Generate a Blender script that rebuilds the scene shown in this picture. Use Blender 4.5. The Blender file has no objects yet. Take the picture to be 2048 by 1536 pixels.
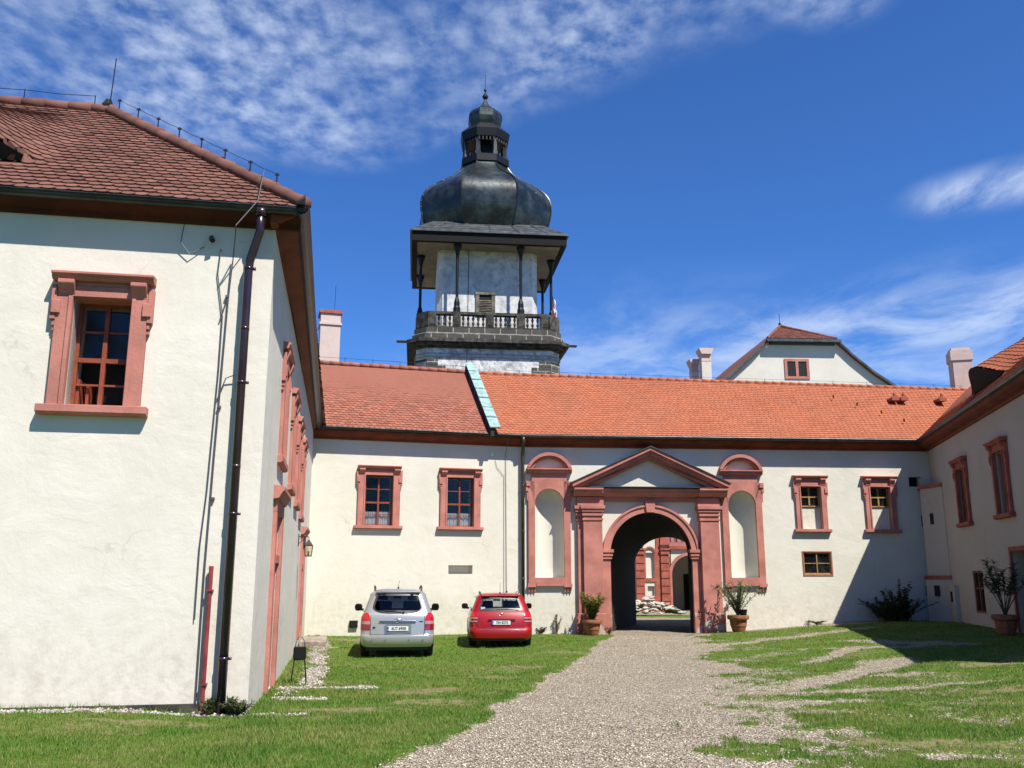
import bpy, math, random
import numpy as np
from mathutils import Vector, Matrix
R = math.radians
sc = bpy.context.scene
COL = sc.collection

# ------------------------------------------------------------------ camera
cam = bpy.data.cameras.new("camera"); camo = bpy.data.objects.new("camera", cam); COL.objects.link(camo)
cam.sensor_width = 36.0; cam.lens = 36.0 * 1810 / 2048
cam.clip_start = 0.1; cam.clip_end = 4000
camo.location = (0, 0, 1.9); camo.rotation_euler = (R(90) + math.atan(390 / 1810), 0, 0)
sc.camera = camo

# ------------------------------------------------------------------ light
SUN_AZ, SUN_EL = R(39), R(56)           # azimuth measured from -Y towards +X
sd = Vector((math.sin(SUN_AZ) * math.cos(SUN_EL), -math.cos(SUN_AZ) * math.cos(SUN_EL), math.sin(SUN_EL)))
sl = bpy.data.lights.new("sun", 'SUN'); sl.energy = 5.0; sl.angle = R(0.5); sl.color = (1.0, 0.95, 0.86)
so = bpy.data.objects.new("sun", sl); COL.objects.link(so); so.rotation_euler = sd.to_track_quat('Z', 'Y').to_euler()
sc.view_settings.view_transform = 'Standard'; sc.view_settings.look = 'None'
sc.view_settings.exposure = 0.78; sc.view_settings.gamma = 1.0
sc.render.engine = 'CYCLES'
try:
    sc.cycles.use_denoising = True
    sc.cycles.max_bounces = 6; sc.cycles.transparent_max_bounces = 8
except Exception: pass


class NT:
    """small node-tree helper"""
    def __init__(s, tree): s.t = tree; s.n = tree.nodes; s.l = tree.links
    def node(s, typ, **kw):
        n = s.n.new(typ)
        for k, v in kw.items():
            if k == 'ins':
                for a, b in v.items():
                    if hasattr(b, 'is_linked') or isinstance(b, bpy.types.NodeSocket): s.l.new(b, n.inputs[a])
                    else: n.inputs[a].default_value = b
            else: setattr(n, k, v)
        return n
    def math(s, op, a, b=None, c=None, clamp=False):
        n = s.n.new('ShaderNodeMath'); n.operation = op; n.use_clamp = clamp
        for i, v in enumerate((a, b, c)):
            if v is None: continue
            if isinstance(v, (int, float)): n.inputs[i].default_value = v
            else: s.l.new(v, n.inputs[i])
        return n.outputs[0]
    def mix(s, f, a, b, typ='MIX'):
        n = s.n.new('ShaderNodeMix'); n.data_type = 'RGBA'; n.blend_type = typ; n.clamp_factor = True
        for i, v in ((0, f), (6, a), (7, b)):
            if isinstance(v, (int, float)): n.inputs[i].default_value = v
            elif isinstance(v, (tuple, list)): n.inputs[i].default_value = (v[0], v[1], v[2], 1)
            else: s.l.new(v, n.inputs[i])
        return n.outputs[2]
    def ramp(s, f, stops, interp='LINEAR'):
        n = s.n.new('ShaderNodeValToRGB'); n.color_ramp.interpolation = interp
        e = n.color_ramp.elements
        while len(e) < len(stops): e.new(0.5)
        for i, (p, c) in enumerate(stops):
            e[i].position = p; e[i].color = (c[0], c[1], c[2], 1) if isinstance(c, (tuple, list)) else (c, c, c, 1)
        s.l.new(f, n.inputs[0]); return n.outputs[0]
    def noise(s, vec, scale, detail=4, rough=0.55, dist=0.0):
        n = s.n.new('ShaderNodeTexNoise'); n.inputs['Scale'].default_value = scale
        n.inputs['Detail'].default_value = detail; n.inputs['Roughness'].default_value = rough
        n.inputs['Distortion'].default_value = dist
        if vec is not None: s.l.new(vec, n.inputs['Vector'])
        return n.outputs['Fac']
    def sstep(s, v, a, b):
        n = s.n.new('ShaderNodeMapRange'); n.interpolation_type = 'SMOOTHSTEP'
        s.l.new(v, n.inputs[0]); n.inputs[1].default_value = a; n.inputs[2].default_value = b
        return n.outputs[0]


def make_world():
    w = bpy.data.worlds.new("World"); sc.world = w; w.use_nodes = True
    T = NT(w.node_tree); T.n.clear()
    out = T.node('ShaderNodeOutputWorld'); bg = T.node('ShaderNodeBackground')
    sky = T.node('ShaderNodeTexSky'); sky.sky_type = 'NISHITA'; sky.sun_disc = False
    sky.sun_elevation = SUN_EL; sky.sun_rotation = R(180) - SUN_AZ
    sky.altitude = 400; sky.air_density = 0.85; sky.dust_density = 0.15; sky.ozone_density = 2.2
    tint = T.mix(1.0, sky.outputs[0], (0.47, 0.90, 1.50), 'MULTIPLY')
    tc = T.node('ShaderNodeTexCoord'); sep = T.node('ShaderNodeSeparateXYZ'); T.l.new(tc.outputs['Generated'], sep.inputs[0])
    x, y, z = sep.outputs
    # cloud sheet coordinates: where the view ray meets a level layer overhead
    zz = T.math('MAXIMUM', z, 0.03)
    u = T.math('DIVIDE', x, zz); v = T.math('DIVIDE', y, zz)
    cmb = T.node('ShaderNodeCombineXYZ'); T.l.new(u, cmb.inputs[0]); T.l.new(v, cmb.inputs[1]); P = cmb.outputs[0]
    def sdline(x0, y0, x1, y1):      # distance to a segment in the cloud layer
        L = math.hypot(x1 - x0, y1 - y0); dx, dy = (x1 - x0) / L, (y1 - y0) / L
        a = T.math('SUBTRACT', u, x0); b = T.math('SUBTRACT', v, y0)
        t = T.math('ADD', T.math('MULTIPLY', a, dx), T.math('MULTIPLY', b, dy))
        t = T.math('MINIMUM', T.math('MAXIMUM', t, 0.0), L)
        ex = T.math('SUBTRACT', a, T.math('MULTIPLY', t, dx)); ey = T.math('SUBTRACT', b, T.math('MULTIPLY', t, dy))
        return T.math('SQRT', T.math('ADD', T.math('MULTIPLY', ex, ex), T.math('MULTIPLY', ey, ey)))
    def blob(seg, r0, r1):
        return T.math('SUBTRACT', 1.0, T.sstep(sdline(*seg), r0, r1))
    sq = T.node('ShaderNodeMapping'); sq.inputs['Scale'].default_value = (1.0, 0.74, 1.0); sq.inputs['Rotation'].default_value = (0, 0, R(0)); T.l.new(P, sq.inputs['Vector']); Q = sq.outputs[0]
    big = T.noise(Q, 2.4, 3, 0.5)
    # dappled altocumulus band, upper left
    vor = T.node('ShaderNodeTexVoronoi'); vor.feature = 'SMOOTH_F1'; vor.inputs['Scale'].default_value = 17.0
    try: vor.inputs['Smoothness'].default_value = 0.6
    except Exception: pass
    warp = T.node('ShaderNodeTexNoise'); warp.inputs['Scale'].default_value = 6.0; warp.inputs['Detail'].default_value = 4
    T.l.new(Q, warp.inputs['Vector'])
    wv = T.node('ShaderNodeVectorMath'); wv.operation = 'MULTIPLY_ADD'; T.l.new(warp.outputs['Color'], wv.inputs[0])
    wv.inputs[1].default_value = (0.16, 0.14, 0); T.l.new(Q, wv.inputs[2]); T.l.new(wv.outputs[0], vor.inputs['Vector'])
    puffs = T.math('SUBTRACT', 1.0, T.sstep(vor.outputs['Distance'], 0.02, 0.80))
    fine = T.noise(Q, 19.0, 5, 0.60)
    dap = T.math('MULTIPLY', T.math('ADD', T.math('MULTIPLY', puffs, 0.5), T.math('MULTIPLY', T.sstep(fine, 0.30, 0.76), 0.75)), T.sstep(big, 0.26, 0.60))
    m1 = T.math('MAXIMUM', blob((-1.5, 1.25, -0.55, 1.62), 0.20, 0.52), blob((-0.42, 1.86, 0.28, 1.34), 0.06, 0.30))
    m1 = T.math('MAXIMUM', m1, T.math('MULTIPLY', blob((0.42, 1.38, 0.58, 1.42), 0.02, 0.12), 0.7))
    c1 = T.math('MULTIPLY', T.math('MULTIPLY', dap, m1), 0.56)
    # smooth wisps on the right, lower in the sky
    st = T.node('ShaderNodeMapping'); st.inputs['Rotation'].default_value = (0, 0, R(-30)); st.inputs['Scale'].default_value = (1.0, 0.62, 1)
    T.l.new(P, st.inputs['Vector'])
    wis = T.noise(st.outputs[0], 2.2, 9, 0.62, 0.35)
    m2 = T.math('MAXIMUM', blob((2.4, 2.9, 1.1, 3.9), 0.05, 0.95), T.math('MULTIPLY', blob((1.22, 2.24, 1.55, 2.0), 0.01, 0.22), 1.35))
    m2 = T.math('MAXIMUM', m2, T.math('MULTIPLY', blob((0.7, 4.2, 3.6, 5.4), 0.1, 1.6), 0.7))
    c2 = T.math('MULTIPLY', T.math('MULTIPLY', T.sstep(wis, 0.33, 0.70), m2), 0.66)
    c = T.math('MAXIMUM', c1, c2)
    col = T.mix(c, tint, (6.6, 7.6, 9.3))
    T.l.new(col, bg.inputs[0]); bg.inputs[1].default_value = 0.068
    T.l.new(bg.outputs[0], out.inputs[0])


make_world()

# ------------------------------------------------------------------ materials
MATS = {}
def new_mat(name):
    m = bpy.data.materials.new(name); m.use_nodes = True
    T = NT(m.node_tree); T.n.clear()
    out = T.node('ShaderNodeOutputMaterial'); b = T.node('ShaderNodeBsdfPrincipled'); T.l.new(b.outputs[0], out.inputs[0])
    MATS[name] = m
    return m, T, b, out
def objco(T): return T.node('ShaderNodeTexCoord').outputs['Object']
def bump(T, b, h, strength, dist=0.02):
    n = T.node('ShaderNodeBump'); n.inputs['Strength'].default_value = strength; n.inputs['Distance'].default_value = dist
    T.l.new(h, n.inputs['Height']); T.l.new(n.outputs[0], b.inputs['Normal'])
def simple(name, col, rough=0.6, metal=0.0, var=0.12, scale=4.0, bmp=0.0, bscale=40.0, spec=0.5, coat=0.0):
    col = tuple(c * 0.76 for c in col)
    m, T, b, out = new_mat(name)
    co = objco(T)
    if var > 0:
        f = T.noise(co, scale, 5, 0.6)
        d = tuple(c * (1 - var * 1.6) for c in col); l = tuple(min(1, c * (1 + var)) for c in col)
        c = T.mix(T.sstep(f, 0.3, 0.7), d, l); T.l.new(c, b.inputs['Base Color'])
    else: b.inputs['Base Color'].default_value = (*col, 1)
    b.inputs['Roughness'].default_value = rough; b.inputs['Metallic'].default_value = metal
    b.inputs['Specular IOR Level'].default_value = spec
    if coat: b.inputs['Coat Weight'].default_value = coat; b.inputs['Coat Roughness'].default_value = 0.04
    if bmp > 0: bump(T, b, T.noise(co, bscale, 4, 0.6), bmp)
    return m
def plaster(name, base, dirt=(0.42, 0.36, 0.28), zb=0.3, old=0.0):
    base = tuple(c * 0.87 for c in base); dirt = tuple(c * 0.8 for c in dirt)
    m, T, b, out = new_mat(name); co = objco(T)
    n1 = T.noise(co, 0.55, 5, 0.6); n2 = T.noise(co, 3.0, 6, 0.65)
    c = T.mix(T.sstep(n1, 0.35, 0.68), base, tuple(x * y for x, y in zip(base, (0.93, 0.93, 0.90))))
    c = T.mix(T.math('MULTIPLY', T.sstep(n2, 0.45, 0.75), 0.30 + old), c, tuple(x * y for x, y in zip(base, (0.86, 0.85, 0.80))))
    # vertical rain streaks
    mp = T.node('ShaderNodeMapping'); mp.inputs['Scale'].default_value = (5.0, 5.0, 0.35); T.l.new(co, mp.inputs['Vector'])
    s = T.noise(mp.outputs[0], 1.2, 4, 0.6)
    c = T.mix(T.math('MULTIPLY', T.sstep(s, 0.55, 0.8), 0.22 + old), c, tuple(x * 0.80 for x in base))
    # splash dirt and damp patches low on the wall
    sep = T.node('ShaderNodeSeparateXYZ'); T.l.new(co, sep.inputs[0])
    hgt = T.math('SUBTRACT', sep.outputs[2], T.math('MULTIPLY', T.noise(co, 1.6, 5, 0.7), 1.5))
    low = T.math('SUBTRACT', 1.0, T.sstep(hgt, zb - 0.75, zb + 0.05))
    pat = T.sstep(T.noise(co, 5.0, 6, 0.75), 0.42, 0.66)
    c = T.mix(T.math('MULTIPLY', T.math('MULTIPLY', low, pat), 0.34), c, dirt)
    ck = T.node('ShaderNodeTexVoronoi'); ck.feature = 'DISTANCE_TO_EDGE'; ck.inputs['Scale'].default_value = 0.55
    wp = T.node('ShaderNodeTexNoise'); wp.inputs['Scale'].default_value = 2.5; wp.inputs['Detail'].default_value = 6; T.l.new(co, wp.inputs['Vector'])
    wq = T.node('ShaderNodeVectorMath'); wq.operation = 'MULTIPLY_ADD'; T.l.new(wp.outputs['Color'], wq.inputs[0]); wq.inputs[1].default_value = (0.6, 0.6, 0.6); T.l.new(co, wq.inputs[2]); T.l.new(wq.outputs[0], ck.inputs['Vector'])
    hair = T.math('MULTIPLY', T.math('LESS_THAN', ck.outputs['Distance'], 0.006), T.sstep(n1, 0.50, 0.62))
    c = T.mix(T.math('MULTIPLY', hair, 0.35), c, tuple(x * 0.55 for x in base))
    c = T.mix(T.math('MULTIPLY', low, 0.12), c, (0.50, 0.44, 0.33))
    T.l.new(c, b.inputs['Base Color']); b.inputs['Roughness'].default_value = 0.93; b.inputs['Specular IOR Level'].default_value = 0.15
    h = T.math('ADD', T.math('MULTIPLY', T.noise(co, 1.3, 5, 0.6, 0.3), 1.3), T.math('MULTIPLY', T.noise(co, 30, 4, 0.7), 0.12))
    bump(T, b, h, 0.35, 0.05)
    return m
def tile(name, base, var=0.3, lich=0.0, lichcol=(0.3, 0.28, 0.2)):
    base = tuple(c * 0.76 for c in base)
    m, T, b, out = new_mat(name); co = objco(T)
    at = T.node('ShaderNodeAttribute'); at.attribute_name = 'col'
    f = T.math('MULTIPLY_ADD', at.outputs['Fac'], var * 2, 1 - var)
    sc_ = T.node('ShaderNodeVectorMath'); sc_.operation = 'SCALE'; sc_.inputs[0].default_value = base; T.l.new(f, sc_.inputs['Scale'])
    n = T.noise(co, 0.8, 5, 0.65); n2 = T.noise(co, 9.0, 5, 0.7)
    c = T.mix(T.math('MULTIPLY', T.sstep(n, 0.4, 0.7), 0.28), sc_.outputs[0], tuple(x * 0.6 for x in base))
    c = T.mix(T.math('MULTIPLY', T.sstep(n2, 0.5, 0.75), 0.25), c, tuple(min(1, x * 1.35 + 0.02) for x in base))
    if lich > 0: c = T.mix(T.math('MULTIPLY', T.sstep(T.noise(co, 4.0, 6, 0.8), 0.55, 0.72), lich), c, lichcol)
    T.l.new(c, b.inputs['Base Color']); b.inputs['Roughness'].default_value = 0.85; b.inputs['Specular IOR Level'].default_value = 0.25
    return m
def glassy(name, col, rough=0.05, alpha=0.0, spec=0.5):
    """pane: tinted transparency with a clear surface reflection"""
    m = bpy.data.materials.new(name); m.use_nodes = True; T = NT(m.node_tree); T.n.clear(); MATS[name] = m
    out = T.node('ShaderNodeOutputMaterial'); tr = T.node('ShaderNodeBsdfTransparent'); tr.inputs[0].default_value = (*col, 1)
    gl = T.node('ShaderNodeBsdfGlossy'); gl.inputs['Roughness'].default_value = rough; gl.inputs[0].default_value = (1, 1, 1, 1)
    fr = T.node('ShaderNodeFresnel'); fr.inputs[0].default_value = 1.45
    mx = T.node('ShaderNodeMixShader'); T.l.new(T.math('MULTIPLY', fr.outputs[0], spec * 2), mx.inputs[0])
    T.l.new(tr.outputs[0], mx.inputs[1]); T.l.new(gl.outputs[0], mx.inputs[2]); T.l.new(mx.outputs[0], out.inputs[0])
    return m

plaster('plaster_wing', (0.73, 0.68, 0.605), zb=0.9)
plaster('plaster_range', (0.68, 0.65, 0.565), zb=0.9)
plaster('plaster_gate', (0.69, 0.66, 0.575), zb=0.9)
plaster('plaster_right', (0.52, 0.46, 0.38), zb=1.1)  # plaster colour lowered to deepen the shade on this wing
plaster('plaster_far', (0.68, 0.645, 0.57), zb=-5)
plaster('plaster_chimney', (0.62, 0.50, 0.45), zb=-5, old=0.35)
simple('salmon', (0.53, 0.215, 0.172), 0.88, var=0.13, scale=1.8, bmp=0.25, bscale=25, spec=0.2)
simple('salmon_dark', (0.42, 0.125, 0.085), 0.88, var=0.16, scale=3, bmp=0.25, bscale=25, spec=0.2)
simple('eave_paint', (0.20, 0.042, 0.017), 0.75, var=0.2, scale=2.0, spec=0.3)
simple('eave_shaded', (0.085, 0.022, 0.012), 0.8, var=0.2, scale=2.0, spec=0.2)  # darker copy of the eave paint, shade put into its colour
simple('red_timber', (0.29, 0.062, 0.028), 0.55, var=0.15, scale=8, spec=0.4)
simple('ochre_timber', (0.42, 0.24, 0.07), 0.55, var=0.15, scale=8, spec=0.4)
simple('interior_shade', (0.012, 0.012, 0.013), 0.9, var=0)  # near-black colour stands for the shade inside openings and passage
simple('dim_interior', (0.03, 0.028, 0.027), 0.9, var=0.3, scale=1.2)  # wall colour darkened for the shade in passage and rooms
simple('gutter_dark', (0.045, 0.048, 0.05), 0.38, metal=0.5, var=0.25, scale=3)
simple('gutter_grey', (0.13, 0.135, 0.14), 0.42, metal=0.6, var=0.2, scale=3)
simple('pipe_brown', (0.055, 0.030, 0.045), 0.22, metal=0.3, var=0.2, scale=2.0, spec=0.7)
simple('pipe_red', (0.30, 0.045, 0.045), 0.4, var=0.2, scale=6)
simple('pipe_green', (0.06, 0.062, 0.052), 0.4, metal=0.3, var=0.25, scale=3)
simple('iron', (0.02, 0.02, 0.022), 0.5, metal=0.6, var=0)
simple('wire', (0.16, 0.16, 0.165), 0.5, metal=0.6, var=0)
simple('dark_stone', (0.085, 0.078, 0.066), 0.9, var=0.4, scale=3.5, bmp=0.5, bscale=9, spec=0.2)
simple('grey_stone', (0.20, 0.18, 0.145), 0.9, var=0.35, scale=3.5, bmp=0.5, bscale=9, spec=0.2)
simple('mortar', (0.42, 0.40, 0.36), 0.9, var=0.2)
simple('slate', (0.085, 0.095, 0.105), 0.5, metal=0.3, var=0.3, scale=2.0)
simple('soffit', (0.26, 0.235, 0.185), 0.85, var=0.15, scale=1.5)
simple('copper_patina', (0.30, 0.47, 0.45), 0.7, var=0.22, scale=5)
simple('terracotta', (0.34, 0.115, 0.05), 0.8, var=0.25, scale=9, bmp=0.2)
simple('soil', (0.03, 0.02, 0.014), 0.95, var=0.3)
simple('bark', (0.09, 0.065, 0.045), 0.9, var=0.3, scale=12)
simple('step_stone', (0.36, 0.30, 0.24), 0.9, var=0.3, scale=5, bmp=0.4, bscale=20)
simple('rubble', (0.50, 0.45, 0.38), 0.92, var=0.3, scale=6, bmp=0.6, bscale=10)
simple('white_stone', (0.60, 0.55, 0.48), 0.92, var=0.3, scale=12)
simple('curtain', (0.98, 0.98, 1.0), 0.9, var=0.1, scale=20)
simple('cream_paint', (0.70, 0.66, 0.52), 0.6, var=0.05)
simple('flag_red', (0.35, 0.02, 0.03), 0.8, var=0.0)
simple('flag_white', (0.8, 0.8, 0.8), 0.8, var=0.0)
simple('car_silver', (0.56, 0.56, 0.555), 0.30, metal=0.55, var=0.03, scale=1, coat=0.7)
simple('car_silver_dark', (0.30, 0.305, 0.32), 0.45, metal=0.5, var=0.03, scale=1)
simple('car_red', (0.33, 0.003, 0.007), 0.42, metal=0.0, var=0.03, scale=1, coat=0.55, spec=0.3)
simple('trim_black', (0.012, 0.012, 0.014), 0.42, var=0)
simple('mirror_black', (0.02, 0.016, 0.024), 0.25, var=0)
simple('rubber', (0.012, 0.012, 0.012), 0.85, var=0)
simple('rim', (0.35, 0.36, 0.37), 0.3, metal=0.9, var=0)
simple('chrome', (0.75, 0.76, 0.78), 0.12, metal=1.0, var=0)
simple('lamp_red', (0.55, 0.008, 0.01), 0.12, var=0, spec=0.8, coat=0.6)
simple('lamp_dark_red', (0.28, 0.006, 0.008), 0.15, var=0, spec=0.8, coat=0.6)
simple('lamp_clear', (0.34, 0.27, 0.26), 0.15, var=0, spec=0.8, coat=0.6)
simple('plate_white', (0.75, 0.77, 0.76), 0.5, var=0)
simple('plate_blue', (0.02, 0.06, 0.45), 0.5, var=0)
simple('plate_text', (0.02, 0.05, 0.03), 0.6, var=0)
simple('seat_cloth', (0.03, 0.03, 0.04), 0.9, var=0.1)
simple('sticker', (0.5, 0.7, 0.75), 0.6, var=0)
glassy('glass_clear', (0.72, 0.78, 0.77))
glassy('glass_tint', (0.16, 0.19, 0.24))
glassy('glass_dull', (0.85, 0.86, 0.86), spec=0.25)
glassy('glass_lantern', (0.85, 0.8, 0.7))
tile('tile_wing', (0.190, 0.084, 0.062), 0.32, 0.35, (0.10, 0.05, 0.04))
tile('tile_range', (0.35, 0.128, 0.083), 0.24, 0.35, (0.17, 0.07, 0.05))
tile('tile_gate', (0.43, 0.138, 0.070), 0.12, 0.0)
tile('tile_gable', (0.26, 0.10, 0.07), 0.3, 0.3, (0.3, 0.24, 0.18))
tile('tile_right', (0.42, 0.125, 0.062), 0.16, 0.1)

def win_glass():
    """house pane: dark room and reflections put into the colour, faintly mirroring the sky"""
    m, T, b, out = new_mat('window_glass'); co = objco(T)
    n = T.noise(co, 2.3, 5, 0.65, 0.6)
    c = T.mix(T.sstep(n, 0.45, 0.72), (0.006, 0.006, 0.007), (0.030, 0.032, 0.036)); T.l.new(c, b.inputs['Base Color'])  # noise in the colour stands for blotchy reflections
    b.inputs['Roughness'].default_value = 0.09; b.inputs['Specular IOR Level'].default_value = 0.35
    bump(T, b, T.noise(co, 1.6, 2, 0.5), 0.4, 0.06)
win_glass()

def copper_roof():
    m, T, b, out = new_mat('copper_roof'); co = objco(T)
    n = T.noise(co, 1.1, 6, 0.65)
    c = T.mix(T.sstep(n, 0.4, 0.7), (0.014, 0.018, 0.020), (0.050, 0.066, 0.070))
    sep = T.node('ShaderNodeSeparateXYZ'); T.l.new(co, sep.inputs[0])
    w = T.math('FRACT', T.math('MULTIPLY', sep.outputs[2], 2.4))
    seam = T.math('LESS_THAN', w, 0.07)
    c = T.mix(T.math('MULTIPLY', seam, 0.5), c, (0.01, 0.012, 0.014))
    T.l.new(c, b.inputs['Base Color']); b.inputs['Metallic'].default_value = 0.35
    T.l.new(T.math('MULTIPLY_ADD', n, 0.25, 0.22), b.inputs['Roughness'])
    bump(T, b, T.math('ADD', seam, T.math('MULTIPLY', T.noise(co, 6, 3, 0.5), 0.6)), 0.3, 0.03)
copper_roof()

def ashlar(name, c1, c2, mort, bw=0.9, bh=0.42):
    m, T, b, out = new_mat(name); co = objco(T)
    at = T.node('ShaderNodeTexBrick'); at.inputs['Scale'].default_value = 1.0
    at.inputs['Color1'].default_value = (*c1, 1); at.inputs['Color2'].default_value = (*c2, 1); at.inputs['Mortar'].default_value = (*mort, 1)
    at.inputs['Brick Width'].default_value = bw; at.inputs['Row Height'].default_value = bh; at.inputs['Mortar Size'].default_value = 0.025
    sep = T.node('ShaderNodeSeparateXYZ'); T.l.new(co, sep.inputs[0]); cb = T.node('ShaderNodeCombineXYZ')
    T.l.new(T.math('ADD', sep.outputs[0], sep.outputs[1]), cb.inputs[0]); T.l.new(sep.outputs[2], cb.inputs[1]); T.l.new(cb.outputs[0], at.inputs['Vector'])
    c = T.mix(T.math('MULTIPLY', T.sstep(T.noise(co, 3, 6, 0.7), 0.35, 0.7), 0.7), at.outputs[0], tuple(x * 0.4 for x in c1))
    T.l.new(c, b.inputs['Base Color']); b.inputs['Roughness'].default_value = 0.9
    bump(T, b, T.noise(co, 8, 5, 0.7), 0.5, 0.04)
ashlar('tower_ashlar', (0.085, 0.078, 0.065), (0.05, 0.047, 0.04), (0.40, 0.38, 0.34))

def tower_plaster(name, dark, light, lo, hi):
    m, T, b, out = new_mat(name); co = objco(T)
    n = T.noise(co, 2.6, 7, 0.75, 0.3); n2 = T.noise(co, 0.8, 5, 0.6)
    c = T.mix(T.sstep(n, lo, hi), dark, light)
    c = T.mix(T.math('MULTIPLY', T.sstep(n2, 0.45, 0.7), 0.5), c, (0.30, 0.30, 0.315))
    T.l.new(c, b.inputs['Base Color']); b.inputs['Roughness'].default_value = 0.93
    bump(T, b, n, 0.5, 0.05)
tower_plaster('tower_worn', (0.24, 0.24, 0.24), (0.66, 0.655, 0.64), .36, .60)
tower_plaster('plaster_tower', (0.34, 0.335, 0.33), (0.60, 0.595, 0.58), .32, .58)
simple('black_timber', (0.016, 0.014, 0.013), 0.8, var=0.1, spec=0.15)

def pedestal_mat():
    m, T, b, out = new_mat('salmon_worn'); co = objco(T)
    n = T.noise(co, 2.4, 5, 0.65)
    c = T.mix(T.sstep(n, 0.50, 0.56), (0.35, 0.13, 0.095), (0.38, 0.335, 0.275))
    T.l.new(c, b.inputs['Base Color']); b.inputs['Roughness'].default_value = 0.9; bump(T, b, n, 0.4, 0.03)
pedestal_mat()

def leafmat(name, base, other, trans=0.3):
    base = tuple(c * 0.8 for c in base); other = tuple(c * 0.8 for c in other)
    m = bpy.data.materials.new(name); m.use_nodes = True; T = NT(m.node_tree); T.n.clear(); MATS[name] = m
    out = T.node('ShaderNodeOutputMaterial'); at = T.node('ShaderNodeAttribute'); at.attribute_name = 'col'
    c = T.mix(at.outputs['Fac'], base, other)
    d = T.node('ShaderNodeBsdfPrincipled'); d.inputs['Roughness'].default_value = 0.55; T.l.new(c, d.inputs['Base Color'])
    d.inputs['Specular IOR Level'].default_value = 0.3
    t = T.node('ShaderNodeBsdfTranslucent'); T.l.new(c, t.inputs[0]); mx = T.node('ShaderNodeMixShader'); mx.inputs[0].default_value = trans
    T.l.new(d.outputs[0], mx.inputs[1]); T.l.new(t.outputs[0], mx.inputs[2]); T.l.new(mx.outputs[0], out.inputs[0])
leafmat('leaf_yellow', (0.14, 0.23, 0.035), (0.36, 0.19, 0.04))
leafmat('leaf_grey', (0.19, 0.27, 0.11), (0.34, 0.37, 0.22))
leafmat('leaf_dark', (0.035, 0.07, 0.02), (0.06, 0.10, 0.03))
leafmat('blade', (0.070, 0.215, 0.012), (0.34, 0.34, 0.10), 0.35)
leafmat('weed', (0.06, 0.12, 0.025), (0.12, 0.15, 0.04))


def ground_mat():
    m, T, b, out = new_mat('ground_cover'); co = objco(T)
    at = T.node('ShaderNodeAttribute'); at.attribute_name = 'cover'
    sep = T.node('ShaderNodeSeparateColor'); T.l.new(at.outputs['Color'], sep.inputs[0])
    grav, dirt, peb = sep.outputs
    n8 = T.noise(co, 9, 6, 0.75); n1 = T.noise(co, 0.9, 5, 0.65); nf = T.noise(co, 60, 4, 0.7)
    # turf
    g = T.mix(T.sstep(n8, 0.3, 0.7), (0.060, 0.150, 0.012), (0.13, 0.22, 0.030))
    g = T.mix(T.math('MULTIPLY', T.sstep(n1, 0.42, 0.68), 0.65), g, (0.13, 0.175, 0.038))
    g = T.mix(T.math('MULTIPLY', T.sstep(nf, 0.42, 0.62), 0.5), g, (0.02, 0.045, 0.006))
    g = T.mix(T.math('MULTIPLY', T.sstep(T.noise(co, 3.3, 6, 0.8), 0.50, 0.70), 0.8), g, (0.24, 0.22, 0.10))
    # gravel stones
    v = T.node('ShaderNodeTexVoronoi'); v.inputs['Scale'].default_value = 42.0; T.l.new(co, v.inputs['Vector'])
    hsv = T.node('ShaderNodeSeparateColor'); T.l.new(v.outputs['Color'], hsv.inputs[0])
    s = T.ramp(hsv.outputs[0], [(0.0, (0.20, 0.165, 0.13)), (0.35, (0.40, 0.35, 0.28)), (0.7, (0.54, 0.48, 0.395)), (1.0, (0.80, 0.74, 0.64))])
    s = T.mix(T.sstep(v.outputs['Distance'], 0.42, 0.70), s, (0.11, 0.09, 0.075))
    s = T.mix(T.math('MULTIPLY', T.sstep(T.noise(co, 0.7, 4, 0.6), 0.4, 0.7), 0.25), s, (0.26, 0.22, 0.18))
    d = T.mix(T.sstep(n8, 0.3, 0.7), (0.20, 0.155, 0.10), (0.34, 0.27, 0.19))
    v2 = T.node('ShaderNodeTexVoronoi'); v2.inputs['Scale'].default_value = 17.0; T.l.new(co, v2.inputs['Vector'])
    h2 = T.node('ShaderNodeSeparateColor'); T.l.new(v2.outputs['Color'], h2.inputs[0])
    pb = T.ramp(h2.outputs[0], [(0.0, (0.34, 0.29, 0.25)), (0.5, (0.55, 0.50, 0.45)), (1.0, (0.72, 0.69, 0.64))])
    pb = T.mix(T.sstep(v2.outputs['Distance'], 0.35, 0.6), pb, (0.10, 0.085, 0.07))
    def edge(mask, nz, k=0.5):
        x = T.math('ADD', mask, T.math('MULTIPLY', T.math('SUBTRACT', nz, 0.5), k * 2)); return T.sstep(x, 0.44, 0.56)
    nm = T.noise(co, 14, 6, 0.8)
    c = T.mix(T.math('MULTIPLY', edge(dirt, nm, 0.9), 0.8), g, d)
    c = T.mix(edge(grav, nm, 0.85), c, s)
    c = T.mix(edge(peb, nm, 0.35), c, pb)
    c = T.mix(1.0, c, (0.88, 0.84, 0.76), 'MULTIPLY')
    T.l.new(c, b.inputs['Base Color']); b.inputs['Roughness'].default_value = 0.95; b.inputs['Specular IOR Level'].default_value = 0.1
    hgt = T.math('SUBTRACT', T.math('MULTIPLY', nf, 0.8), T.math('MULTIPLY', v.outputs['Distance'], T.math('MULTIPLY', grav, 1.6)))
    bump(T, b, hgt, 0.8, 0.03)
ground_mat()


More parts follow.
